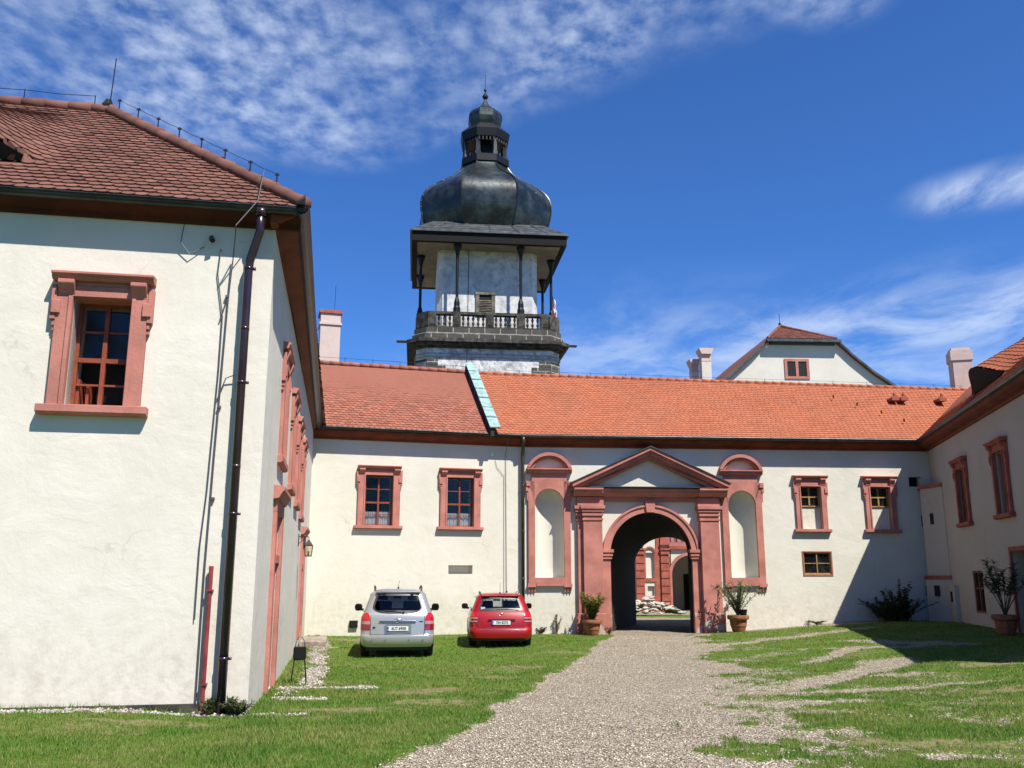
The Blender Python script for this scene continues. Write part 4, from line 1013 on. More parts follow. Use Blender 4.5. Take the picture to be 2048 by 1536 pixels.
    fr = k.build('small_window', 'ochre_timber', root); k = MB(); k.box(10.2, 11.14, .08, .09, 2.1, 2.8); k.build('pane', 'window_glass', fr)
    k = MB(); k.box(10.12, 11.22, -.015, .02, 2.00, 2.058); k.box(10.12, 10.17, -.015, .02, 2.058, 2.83); k.box(10.12, 11.22, -.015, .02, 2.832, 2.87); k.box(11.17, 11.22, -.015, .02, 2.058, 2.83); k.build('surround', 'salmon_dark', fr)
    k = MB(); k.box(14.33, 14.8, .3, .34, 5.2, 5.56); k.build('vent_opening', 'interior_shade', root)
    # eaves
    e = MB(); cornice_run(e, 0, L - .1, ZT); e.build('eaves_board', 'eave_paint', root)
    g = MB(); gutter(g, 0.03, L - .40, -.45, 6.85, .085); g.build('gutter', 'gutter_grey', root)
    k = MB(); k.tube([(.13, -.45, 6.80), (.13, -.43, 6.62), (.13, -.14, 6.25), (.13, -.13, 6.1), (.13, -.13, .1)], .062, 12)
    for z in (5.1, 3.5, 1.9): k.tube([(.13, -.13, z), (.13, -.13, z + .04)], .072, 12)
    k.build('downpipe', 'pipe_green', root, smooth=True)
    # roof: ridge sinks a little to the right; its left end lies against the firewall of the old range
    def wl(p): # world xy -> local
        dx, dy = p[0] - D3[0], p[1] - D3[1]; c, s = math.cos(BRa), math.sin(BRa); return (dx * c + dy * s, -dx * s + dy * c)
    f0 = wl(to_world(C3, BLa, 6.12, -.45)); f1 = wl(to_world(C3, BLa, 6.12, 3.2))
    m = MB(); zr0, zr1 = 9.84, 9.55
    P00 = Vector((f0[0], f0[1], 6.88)); P01 = Vector((f1[0], f1[1], zr0)); P10 = Vector((L + .8, -.47, 6.88)); P11 = Vector((L + 4.2, 3.25, zr1)); PM0 = Vector((0.0, -.46, 6.88)); PM1 = Vector((-.30, 3.1, zr0))
    rnd = random.Random(77)
    def quad_tiles(a0, a1, b0, b1, ex=.165, tw=.18):
        rows = int(((b0 - a0).length) / ex); nrm = (a1 - a0).cross(b0 - a0).normalized()
        for r in range(rows + 1):
            t0 = r / (rows + 1); t1 = min(1, (r + 1.25) / (rows + 1)); l0 = a0.lerp(b0, t0); r0 = a1.lerp(b1, t0); l1 = a0.lerp(b0, t1); r1 = a1.lerp(b1, t1)
            n = int((r0 - l0).length / tw); gdir = (l1 - l0).normalized()
            for i in range(-1, n + 1):
                u0 = max(0, (i + .5 * (r % 2)) / n); u1 = min(1, (i + 1 + .5 * (r % 2)) / n)
                if u1 - u0 < .1 / n: continue
                du = (u1 - u0); h = .020 + rnd.uniform(0, .005); dj = rnd.uniform(-.006, .006)
                top = []; bot = []
                for q, d in ((0.02, .04), (.25, .010), (.5, 0), (.75, .010), (.98, .04)):
                    P = l0.lerp(r0, u0 + du * q) + gdir * (d + dj); top.append(P + nrm * h); bot.append(P + nrm * (h - .02))
                m.add(top + [l1.lerp(r1, u1) + nrm * .004, l1.lerp(r1, u0) + nrm * .004] + bot, [(0, 1, 2, 3, 4, 5, 6), (7, 8, 1, 0), (8, 9, 2, 1), (9, 10, 3, 2), (10, 11, 4, 3)], min(1, max(0, rnd.gauss(.5, .25))))
        m.add([a0, a1, b1, b0], [(0, 1, 2, 3)], .1)
    quad_tiles(P00, PM0, P01, PM1); quad_tiles(PM0, P10, PM1, P11)
    m.add([P01, PM1, PM1 + Vector((0, 3.8, -3)), P01 + Vector((0, 3.8, -3))], [(0, 1, 2, 3)], .4); m.add([PM1, P11, P11 + Vector((0, 3.8, -3)), PM1 + Vector((0, 3.8, -3))], [(0, 1, 2, 3)], .4)
    m.build('roof', 'tile_gate', root)
    r = MB(); ridge_caps(r, P01, PM1, seed=2, r=.09); ridge_caps(r, PM1, P11, seed=6, r=.09); r.build('ridge_tiles', 'tile_gate', root, smooth=True)
    for i in (.1, .24, .38, .52, .66, .80, .92):
        pass
    c = MB()
    for i in range(13): q = PM1.lerp(P11, .03 + i * .073); c.tube([q, q + Vector((0, 0, .20))], .008, 4)
    c.tube([PM1 + Vector((0, 0, .17)), P11 + Vector((0, 0, .17))], .005, 4)
    for a in ((12.6, 2.0), (13.3, 1.5), (14.0, 1.0), (14.6, .5)): c.box(a[0], a[0] + .04, a[1] - .05, a[1], 6.88 + (a[1] + .5) * .80, 6.88 + (a[1] + .5) * .80 + .12)
    c.build('lightning_rod', 'iron', root)
    # vent tiles
    for x in (15.05, 15.42, 17.0):
        k = MB(); z = 6.90 + (1.85 + .5) * .80; k.prism([(-.14, 0), (.14, 0), (.16, .1), (.06, .18), (-.06, .18), (-.16, .1)], 0, .5, 'y'); k.lathe([(.05, .17), (.06, .28), (.03, .33)], 8, 0, .1)
        k.build('vent_tile', 'salmon_dark', root, (x, 1.75, z))
    # dark corner shaft of the garderobe belongs to the right wing
gate_range()

# ------------------------------------------------------------------ right wing
def right_wing():
    root = empty('right_wing', (E3[0], E3[1], 0), RWa, 'shaded cream wing with red tile roof at the right edge', 'building')
    X0, X1 = -6.5, 18.2; ZT = 6.52; wc = (4.35, 8.45, 12.6, 16.4)
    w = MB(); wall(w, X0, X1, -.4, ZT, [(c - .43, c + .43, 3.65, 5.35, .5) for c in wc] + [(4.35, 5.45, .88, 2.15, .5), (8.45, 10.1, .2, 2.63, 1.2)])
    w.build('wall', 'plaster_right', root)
    b = MB(); b.box(X0, X1, 1.25, 1.3, -.4, ZT); b.box(X0, X1, 8.5, 8.6, -.4, ZT); b.box(X1 - .1, X1, 0.01, 8.5, -.4, 6.6); b.box(X0, X1, .02, 8.5, 6.53, 6.6); b.box(-.3, X1, -.36, .02, 6.765, 6.80); b.prism([(-.4, 6.6), (8.6, 6.6), (8.6, 6.85), (3.85, 10.5)], X0, X0 + .05, 'x'); b.build('inner_wall', 'dim_interior', root)
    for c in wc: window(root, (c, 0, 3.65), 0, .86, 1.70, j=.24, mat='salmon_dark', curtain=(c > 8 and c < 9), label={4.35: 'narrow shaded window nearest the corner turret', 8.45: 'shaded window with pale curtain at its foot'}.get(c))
    k = MB(); k.box(4.35, 4.42, .02, .12, .88, 2.15); k.box(5.38, 5.45, .02, .12, .88, 2.15); k.box(4.42, 5.38, .02, .12, .88, .95); k.box(4.42, 5.38, .02, .12, 2.08, 2.15); k.box(4.87, 4.93, .02, .12, .95, 2.08); k.box(4.42, 4.87, .03, .12, 1.6, 1.64); k.box(4.93, 5.38, .03, .12, 1.6, 1.64)
    fr = k.build('ground_floor_window', 'red_timber', root); k = MB(); k.box(4.4, 5.4, .08, .09, .9, 2.1); k.build('pane', 'window_glass', fr)
    k = MB(); k.box(8.45, 10.1, .9, .95, .2, 2.6); dr = k.build('doorway', 'interior_shade', root); k = MB(); k.box(8.33, 8.45, -.04, .03, .2, 2.75); k.box(8.45, 10.22, -.04, .03, 2.632, 2.75); k.build('door_surround', 'salmon_dark', dr)
    e = MB(); cornice_run(e, .0, X1, ZT); e.build('eaves_board', 'eave_paint', root)
    g = MB(); gutter(g, .36, X1, -.40, 6.85, .085); g.build('gutter', 'gutter_grey', root)
    p = .86; th = math.atan(p); hd = 4.35; ZE = 6.87; m = MB(); cx, cy, dw, dh = 6.6, .45, 1.9, .66
    def lift(x, t):
        q = (x - cx) / dw; v = t * math.cos(th) - cy - .45
        if abs(q) > 1 or v < 0: return 0
        return dh * (0.5 + 0.5 * math.cos(math.pi * q)) * max(0, 1 - v / 2.4)
    tiles(m, (0, -.41, ZE), (1, 0, 0), (0, math.cos(th), math.sin(th)), (0, -math.sin(th), math.cos(th)), hd / math.cos(th), lambda t: X0 if t > 2.5 else -1.6 - t * .8, lambda t: X1, 41, ex=.17, tw=.19, lift=lift, skip=lambda x, t: abs(x - cx) < dw * .8 and t < (cy + .45) / math.cos(th) < t + .215)
    yr = -.5 + hd; zr = ZE + hd * p
    m.add([(-.4, -.39, ZE), (X1, -.39, ZE), (X1, yr, zr), (X0, yr, zr), (X0, 2.2, ZE + 2.7 * p)], [(0, 1, 2, 3, 4)], .1)
    m.add([(X0, yr, zr), (X1, yr, zr), (X1, 8.6, 6.9), (X0, 8.6, 6.9)], [(0, 1, 2, 3)], .3); m.add([(X1, -.4, 6.8), (X1, 8.6, 6.8), (X1, yr, zr)], [(0, 1, 2)], .3)
    m.build('roof', 'tile_right', root)
    r = MB(); ridge_caps(r, (X0, yr, zr + .03), (X1, yr, zr + .03), seed=9); r.build('ridge_tiles', 'tile_right', root, smooth=True)
    d = MB(); n = 20; v = []; t0 = (cy + .45)
    for i in range(n + 1):
        q = i / n * 2 - 1; h = dh * (.5 + .5 * math.cos(math.pi * q)); v += [(cx + dw * q, cy - .05, ZE + t0 * p), (cx + dw * q, cy - .05 - h * math.sin(th), ZE + t0 * p + h * math.cos(th))]
    d.add(v, [(2 * i, 2 * i + 2, 2 * i + 3, 2 * i + 1) for i in range(n)]); d.build('dormer_opening', 'interior_shade', root)
    # canted garderobe shaft in the corner: plan in local coords (x along wall, y inwards)
    def poly(o, z0, z1, mat, name, par=None):
        k = MB(); pl = [(-.05, 1.2), (-.30 - o * .2, -.35 - o), (.75, -.55 - o), (1.65 + o, -.02), (1.65 + o, .3)]
        k.prism(pl, z0, z1, 'z'); return k.build(name, mat, par or root)
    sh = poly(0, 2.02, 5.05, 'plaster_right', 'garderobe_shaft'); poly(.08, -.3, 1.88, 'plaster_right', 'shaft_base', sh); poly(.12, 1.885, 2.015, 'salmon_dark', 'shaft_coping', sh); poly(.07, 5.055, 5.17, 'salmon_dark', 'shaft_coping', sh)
    k = MB(); k.box(1.66, 2.5, -.14, .02, -.3, 1.7); k.build('buttress', 'plaster_right', sh)
    def slit(x, y, z, w_, h_, rz):
        k = MB(); k.box(-w_ / 2, w_ / 2, -.02, .02, 0, h_); k.build('slit', 'interior_shade', sh, (x, y, z), rz)
    a2 = math.atan2(.53, .9); a1 = math.atan2(-.2, 1.05)
    slit(1.15, -.33, 3.78, .13, .38, a2); slit(.1, -.44, 3.75, .10, .40, a1); slit(1.2, -.40, 1.32, .2, .36, a2); slit(.2, -.53, 1.3, .12, .38, a1); slit(2.1, -.15, 1.15, .16, .34, 0)
    k = MB(); k.box(-.6, .3, 12.0, 12.9, 5, 11.9)
    return root
right_wing()

# ------------------------------------------------------------------ houses and chimneys behind
def gable_house():
    a = BRa * .7; root = empty('gable_house', (14.95 * 1.378, 62, -.718), a, 'cream gabled house with half hipped roof behind the gate range', 'building'); root.scale = (1.378,) * 3
    w = MB(); half = 4.1
    top = [(-4.6, 11.33), (-3.5, 12.24), (-2.55, 13.08), (-1.82, 13.82), (1.62, 13.82), (2.48, 13.02), (3.45, 12.17), (4.6, 11.40)]
    w.prism([(-4.6, 0)] + top + [(4.6, 0)], 0, .4); w.box(-4.4, 4.5, .4, 12, 0, 11.2)
    w.build('wall', 'plaster_far', root)
    # roof shell with flared eaves
    prof_l = [(-5.0, 11.25), (-4.5, 11.5), (-3.55, 12.3), (-2.6, 13.15), (-1.85, 13.95), (-.2, 15.35)]; prof_r = [(5.15, 11.30), (4.6, 11.5), (3.5, 12.25), (2.5, 13.1), (1.65, 13.95), (-.2, 15.35)]
    m = MB()
    for pr in (prof_l, prof_r):
        for i in range(len(pr) - 1):
            (x0, z0), (x1, z1) = pr[i], pr[i + 1]; last = i == len(pr) - 2; ya = -.18; yb = 2.6 if last else ya
            nn = 26
            q = [(x0, ya, z0), (x1, yb, z1), (x1, 12, z1), (x0, 12, z0)]; m.add(q, [(0, 1, 2, 3)], .5); m.add([(x, y, z - .12) for x, y, z in q], [(3, 2, 1, 0)], .3)
            m.add([(x0, ya, z0), (x1, yb, z1), (x1, yb, z1 - .12), (x0, ya, z0 - .12)], [(0, 1, 2, 3)], .1)
    th = math.atan(1.65 / 1.75)
    rf = m.build('roof', 'tile_gable', root)
    t = MB(); sl_ = math.hypot(1.75, 1.6)
    g_ = Vector((0, 2.8, 1.40)).normalized(); n_ = Vector((0, -1.40, 2.8)).normalized()
    tiles(t, (-.1, -.25, 13.92), (1, 0, 0), g_, n_, 3.12, lambda q: -1.75 + q / 3.12 * 1.62, lambda q: 1.75 - q / 3.12 * 1.82, 5)
    t.add([(-1.9, -.2, 13.9), (1.7, -.2, 13.9), (-.2, 2.6, 15.33)], [(0, 1, 2)], .4); t.build('half_hip', 'tile_gable', root)
    r = MB(); ridge_caps(r, (-1.9, -.2, 13.95), (-.2, 2.55, 15.38), r=.07); ridge_caps(r, (1.7, -.2, 13.95), (-.2, 2.55, 15.38), r=.07, seed=2); r.build('ridge_tiles', 'tile_gable', root)
    g = MB(); g.box(-2.0, 1.85, -.42, -.2, 13.72, 13.86); g.box(-1.8, 1.6, -.16, 0, 13.62, 13.72); g.build('gutter', 'slate', root)
    g = MB()
    for pr in (prof_l[:5], prof_r[:5]):
        for i in range(4):
            (x0, z0), (x1, z1) = pr[i], pr[i + 1]; g.add([(x0, -.24, z0 + .04), (x1, -.24, z1 + .04), (x1, -.24, z1 - .1), (x0, -.24, z0 - .1), (x0, -.15, z0 + .04), (x1, -.15, z1 + .04), (x1, -.15, z1 - .1), (x0, -.15, z0 - .1)], [(0, 1, 2, 3), (4, 5, 1, 0), (7, 6, 5, 4)])
    g.box(3.4, 5.2, -.2, .3, 11.05, 11.22); g.build('verge_flashing', 'slate', root)
    f = MB(); cx = -.42; f.box(cx - .64, cx - .5, -.05, .02, 11.85, 12.9); f.box(cx + .5, cx + .64, -.05, .02, 11.85, 12.9); f.box(cx - .5, cx + .5, -.05, .02, 12.76, 12.9); f.box(cx - .5, cx + .5, -.05, .02, 11.85, 11.98); f.box(cx - .07, cx + .07, -.05, .02, 11.98, 12.76)
    w_ = f.build('window', 'salmon', root); k = MB(); k.box(cx - .5, cx - .07, -.02, -.01, 11.98, 12.76); k.box(cx + .07, cx + .5, -.02, -.01, 11.98, 12.76); k.build('pane', 'interior_shade', w_)
    k = MB(); k.tube([(-.2, 2.6, 15.3), (-.2, 2.6, 16.1)], .015, 5); k.lathe([(.05, 15.40), (.09, 15.48), (.03, 15.58)], 8, -.2, 2.6); k.build('lightning_rod', 'iron', root)
gable_house()

def chimney(loc, rz, w, d, h, label, style):
    root = empty('chimney', loc, rz, label, 'chimney', 'chimneys standing behind the gate range roof')
    k = MB(); k.box(-w / 2, w / 2, -d / 2, d / 2, 6.9, h - .55)
    if style == 'grey': k.prism([(-w / 2 + 0.02, 6.9), (w / 2, 6.9), (w / 2, h - .55), (-w / 2 + .02, h - .55)], -d / 2 - .06, -d / 2 + .01)
    k.build('stack', 'plaster_far' if style != 'grey' else 'plaster_chimney', root)
    c = MB()
    if style == 'grey': c.box(-w / 2 - .05, w / 2 + .05, -d / 2 - .1, d / 2 + .05, h - .55, h - .12); c.box(-w / 2 + .02, w / 2 - .02, -d / 2, d / 2, h - .12, h)
    else:
        c.box(-w / 2 - .01, w / 2 + .01, -d / 2 - .01, d / 2 + .01, h - .55, h - .50); c.box(-w / 2, w / 2, -d / 2, d / 2, h - .50, h - .25)
        c.prism([(-w / 2, h - .25), (w / 2, h - .25), (w / 2 + .09, h - .06), (w / 2 + .09, h), (-w / 2 - .09, h), (-w / 2 - .09, h - .06)], -d / 2 - .09, d / 2 + .09)
    c.build('cap', 'plaster_chimney', root)
chimney((8.07, 36.8, 0), .05, .40, .45, 11.30, 'taller brick capped chimney of the pair beside the gable house', 'brick')
chimney((7.74, 37.5, 0), .05, .30, .45, 11.0, 'shorter brick capped chimney half hidden behind its taller neighbour', 'brick')
chimney((18.87, 37.1, 0), -.25, .76, .72, 11.38, 'square pale chimney beside the right wing roof', 'grey')

# ------------------------------------------------------------------ tower
def tower():
    rz = R(6.1); root = empty('castle_tower', (-1.75, 54, 0), rz, 'tall stone castle tower with black onion dome and lantern', 'tower')
    def cham(h, c): return [(-h + c, -h), (h - c, -h), (h, -h + c), (h, h - c), (h - c, h), (-h + c, h), (-h, h - c), (-h, -h + c)]
    def ring(mb, h, c, z0, z1): mb.prism(cham(h, c), z0, z1, 'z')
    k = MB(); ring(k, 4.12, .62, 0, 14.78); sh = k.build('shaft', 'tower_worn', root)
    for s in (-1, 1):
        q = MB()
        for i in range(18):
            z = 14.02 - i * .36
            ln = 1.05 if i % 2 else .62
            a, b = sorted((s * 3.5, s * (3.5 - ln))); q.box(a, b, -4.15, -4.0, z - .33, z)
            lc = .45
            q.add([(s * 3.52, -4.15, z - .33), (s * 4.15, -3.52, z - .33), (s * 4.15, -3.52, z), (s * 3.52, -4.15, z)], [(0, 1, 2, 3) if s > 0 else (3, 2, 1, 0)])
            q.box(min(s * 4.15, s * 4.0), max(s * 4.15, s * 4.0), -3.5, -3.5 + ln, z - .33, z)
        q.build('quoins', 'tower_ashlar', sh)
    k = MB(); ring(k, 4.20, .64, 14.14, 14.20); ring(k, 4.16, .63, 14.34, 14.38); k.build('string_course', 'mortar', root)
    k = MB(); ring(k, 4.30, .66, 14.68, 14.78); ring(k, 4.48, .7, 14.78, 14.95); ring(k, 4.66, .72, 14.95, 15.15)
    k.build('cornice', 'dark_stone', root)
    k = MB(); ring(k, 4.36, .7, 15.15, 15.45); ring(k, 4.25, .68, 15.45, 15.86); k.build('gallery_base', 'tower_ashlar', root)
    k = MB()
    for s in (-1, 1): k.box(min(s * 4.3, s * 5.25), max(s * 4.3, s * 5.25), -3.2, -2.9, 15.22, 15.30)
    k.build('water_spout', 'iron', root)
    # gallery balustrade
    k = MB(); H = 4.15
    def rail(z0, z1, wd):
        a = cham(H, .68); b = cham(H - wd, .68 - wd * .4); n = 8
        v = [(x, y, z0) for x, y in a] + [(x, y, z0) for x, y in b] + [(x, y, z1) for x, y in a] + [(x, y, z1) for x, y in b]
        k.add(v, [(2 * n + i, 2 * n + (i + 1) % n, 3 * n + (i + 1) % n, 3 * n + i) for i in range(n)] + [(n + i, n + (i + 1) % n, (i + 1) % n, i) for i in range(n)] +
              [(i, (i + 1) % n, 2 * n + (i + 1) % n, 2 * n + i) for i in range(n)] + [(n + (i + 1) % n, n + i, 3 * n + i, 3 * n + (i + 1) % n) for i in range(n)])
    rail(15.86, 15.97, .36); rail(16.68, 16.84, .40)
    piers = (-3.25, -1.85, .05, 1.85, 3.2)
    for sd_ in range(4):
        c, s = math.cos(sd_ * math.pi / 2), math.sin(sd_ * math.pi / 2)
        def place(x, y): return (x * c - y * s, x * s + y * c)
        for x in piers:
            P = [place(a, b) for a, b in ((x - .23, -H - .01), (x + .23, -H - .01), (x + .23, -H + .36), (x - .23, -H + .36))]; k.prism(P, 15.97, 16.68, 'z')
            P = [place(a, b) for a, b in ((x - .15, -H - .03), (x + .15, -H - .03), (x + .15, -H), (x - .15, -H))]; k.prism(P, 16.05, 16.6, 'z')
        P = [place(a, b) for a, b in ((3.5, -H + .0), (4.14, -3.5), (3.95, -3.4), (3.4, -H + .3))]; k.prism(P, 15.97, 16.68, 'z')
        for a, b, n in ((-3.25, -1.85, 3), (-1.85, .05, 5), (.05, 1.85, 5), (1.85, 3.2, 3)):
            for i in range(n):
                x = a + .23 + (b - a - .46) * (i + .5) / n; px, py = place(x, -H + .18)
                k.lathe([(.07, 15.97), (.07, 16.03), (.045, 16.07), (.085, 16.18), (.05, 16.30), (.035, 16.33), (.05, 16.36), (.085, 16.48), (.045, 16.60), (.07, 16.63), (.07, 16.69)], 8, px, py)
    k.build('balustrade', 'dark_stone', root)
    # upper shaft
    k = MB(); ring(k, 2.97, .32, 15.9, 21.1); up = k.build('upper_shaft', 'plaster_tower', root)
    k = MB(); k.box(-.72, -.52, -3.06, -2.9, 17.0, 18.25); k.box(.22, .42, -3.06, -2.9, 17.0, 18.25); k.box(-.75, .45, -3.08, -2.9, 18.251, 18.40); k.build('window', 'grey_stone', up, (.02, 0, 0))
    k = MB(); k.box(-.5, .24, -3.0, -2.98, 16.9, 18.25); k.build('window_opening', 'interior_shade', up)
    k = MB()
    for i in range(9): z = 17.05 + i * .1; k.prism([(-3.05, z), (-3.0, z + .05), (-3.0, z + .07), (-3.05, z + .02)], -.5, .24, 'x')
    k.build('louvre', 'grey_stone', up)
    k = MB(); n = 40; k.band([(-.05 + .85 * math.cos(2 * math.pi * i / n), 19.3 + .85 * math.sin(2 * math.pi * i / n)) for i in range(n + 1)], [(-.05 + .78 * math.cos(2 * math.pi * i / n), 19.3 + .78 * math.sin(2 * math.pi * i / n)) for i in range(n + 1)], -3.0, -2.95); k.build('clock_ring', 'plaster_tower', up)
    k = MB(); k.tube([(-1.15, -3.0, 21.0), (-1.15, -3.0, 16.5)], .014, 4); k.tube([(-1.25, -4.16, 15.9), (-1.25, -4.16, 13)], .014, 4); k.build('lightning_cable', 'iron', up)
    # gallery posts
    for x, y in [(-1.85, -3.95), (1.85, -3.95), (-3.95, -1.85), (-3.95, 1.85), (3.95, -1.85), (3.95, 1.85), (-1.85, 3.95), (1.85, 3.95)]:
        k = MB(); k.lathe([(.21, 16.84), (.21, 17.1), (.17, 17.2), (.17, 17.45), (.13, 17.6), (.085, 17.75), (.085, 20.3), (.11, 20.35), (.11, 20.42), (.16, 20.6), (.19, 20.72), (.24, 20.80), (.24, 20.95)], 10, x, y)
        k.build('post', 'iron', root, smooth=False)
    # canopy
    k = MB(); k.box(-4.25, 4.25, -4.25, 4.25, 20.96, 21.02); cn = k.build('canopy_soffit', 'soffit', root)
    k = MB(); W = 4.5
    for a in range(4):
        c, s = math.cos(a * math.pi / 2), math.sin(a * math.pi / 2); P = [(x * c - y * s, x * s + y * c) for x, y in ((-W, -W), (W, -W), (W - .3, -W + .3), (-W + .3, -W + .3))]; k.prism(P, 20.93, 21.50, 'z')
    k.build('fascia', 'black_timber', cn)
    k = MB(); a = [(-4.62, -4.62), (4.62, -4.62), (4.62, 4.62), (-4.62, 4.62)]; b = [(-3.3, -3.3), (3.3, -3.3), (3.3, 3.3), (-3.3, 3.3)]
    v = [(x, y, 21.50) for x, y in a] + [(x, y, 21.56) for x, y in a] + [(x, y, 22.62) for x, y in b]; k.add(v, [(3, 2, 1, 0), (0, 1, 5, 4), (1, 2, 6, 5), (2, 3, 7, 6), (3, 0, 4, 7), (4, 5, 9, 8), (5, 6, 10, 9), (6, 7, 11, 10), (7, 4, 8, 11), (8, 9, 10, 11)])
    for i in range(5):
        x0 = -3.4 + i * 1.7; k.tube([(x0, -4.62, 21.57), (x0 * .73, -3.35, 22.62)], .03, 4); k.tube([(4.62, x0, 21.57), (3.35, x0 * .73, 22.62)], .03, 4); k.tube([(-4.62, x0, 21.57), (-3.35, x0 * .73, 22.62)], .03, 4)
    for j in range(3): f = .25 + j * .25; h = 4.62 - 1.32 * f; z = 21.57 + 1.06 * f; k.tube([(-h, -h, z), (h, -h, z)], .018, 4)
    k.build('canopy_roof', 'slate', root)
    # bell dome, eight sided
    V = 1 / math.cos(math.pi / 8)
    prof = [(3.75, 22.3), (4.05, 22.9), (4.28, 23.5), (4.40, 24.1), (4.40, 24.6), (4.24, 25.1), (3.90, 25.55), (3.36, 25.98), (2.75, 26.38), (2.22, 26.75), (1.85, 27.1), (1.60, 27.45), (1.45, 27.85)]
    zz = [22.3 + 5.55 * i / 44 for i in range(45)]; P_ = [Vector((r, z, 0)) for r, z in prof]; fine = []
    for i in range(len(prof) - 1):
        p0, p1, p2, p3 = P_[max(i - 1, 0)], P_[i], P_[i + 1], P_[min(i + 2, len(P_) - 1)]
        for q in range(4):
            t = q / 4; v = .5 * ((2 * p1) + (p2 - p0) * t + (2 * p0 - 5 * p1 + 4 * p2 - p3) * t * t + (3 * p1 - p0 - 3 * p2 + p3) * t ** 3); fine.append((v.x, v.y))
    fine.append(prof[-1]); prof = fine
    k = MB(); k.lathe([(r * .985, z) for r, z in prof], 8, 0, 0, .5); dm = k.build('dome', 'copper_roof', root, smooth=True); dm.data.set_sharp_from_angle(angle=R(28))
    k = MB()
    for i in range(8):
        t = 2 * math.pi * (i + .5) / 8; k.tube([(r * .99 * math.cos(t), r * .99 * math.sin(t), z) for r, z in prof], .05, 5)
    k.build('dome_seams', 'copper_roof', dm)
    k = MB()
    for a in (-112, -68, -40, -20, -150): t = R(a); k.box(4.0 * math.cos(t) * .97 - .05, 4.0 * math.cos(t) * .97 + .05, 4.0 * math.sin(t) * .97 - .05, 4.0 * math.sin(t) * .97 + .05, 25.0, 25.12)
    k.build('roof_hook', 'gutter_grey', dm)
    # lantern
    k = MB(); k.lathe([(1.62, 27.80), (1.62, 28.25), (1.45, 28.35)], 8, 0, 0, .5); ln = k.build('lantern_base', 'iron', root, (0, 0, -.2))
    for i in range(8):
        t = 2 * math.pi * (i + .5) / 8; k = MB(); x, y = 1.36 * math.cos(t), 1.36 * math.sin(t); k.box(-.11, .11, -.11, .11, 0, 1.55); k.box(-.15, .15, -.15, .15, 0, .2); k.build('lantern_post', 'slate', ln, (x, y, 28.3), t)
    k = MB(); k.lathe([(.55, 28.3), (.55, 29.9)], 8, 0, 0, .5); k.build('lantern_core', 'iron', ln)
    k = MB(); k.lathe([(1.35, 29.45), (1.58, 29.5), (1.68, 30.02), (1.60, 30.12), (1.1, 30.6)], 8, 0, 0, .5)
    for i in range(8):
        t0 = 2 * math.pi * (i + .5) / 8; t1 = 2 * math.pi * (i + 1.5) / 8
        for j in range(5): f = (j + .5) / 5; x = 1.5 * (math.cos(t0) * (1 - f) + math.cos(t1) * f); y = 1.5 * (math.sin(t0) * (1 - f) + math.sin(t1) * f); k.box(x - .05, x + .05, y - .05, y + .05, 29.22, 29.46)
    k.build('lantern_eaves', 'iron', ln)
    k = MB(); k.lathe([(.98, 30.55), (1.08, 30.85), (1.17, 31.15), (1.15, 31.45), (1.0, 31.72), (.72, 31.95), (.42, 32.12), (.25, 32.35), (.12, 32.6), (.07, 32.8)], 8, 0, 0, .5); on = k.build('small_onion', 'copper_roof', root, (0, 0, -.2))
    k = MB(); k.lathe([(.05, 32.7), (.10, 32.78), (.19, 32.92), (.19, 33.02), (.10, 33.15), (.05, 33.2), (.05, 33.35), (.10, 33.42), (.08, 33.52), (.02, 33.6), (.012, 34.6)], 10); k.build('finial', 'iron', on)
    return root
tower()
def flag():
    root = empty('flag', to_world((-1.75, 54), R(6.1), 4.05, -2.3) + (16.9,), R(6.1), 'red and white flag hanging from a pole on the tower gallery', 'flag'); root.scale = (.62,) * 3
    k = MB(); k.tube([(0, 0, -.1), (-.12, 0, 2.6)], .025, 6); k.build('pole', 'iron', root)
    for nm, x0, m in (('flag_cloth', -.02, 'flag_red'), ('flag_stripe', .05, 'flag_white')):
        k = MB(); v = []; n = 12
        for i in range(n + 1): z = 2.3 - i * .15; w = .05 + .015 * i; o = .05 * math.sin(i * .9); v += [(x0 - w / 2 + o, -.05 - .03 * math.sin(i), z), (x0 + w + o, -.04 + (.02 if x0 > 0 else 0), z)]
        k.add(v, [(2 * i, 2 * i + 1, 2 * i + 3, 2 * i + 2) for i in range(n)]); k.build(nm, m, root)
flag()

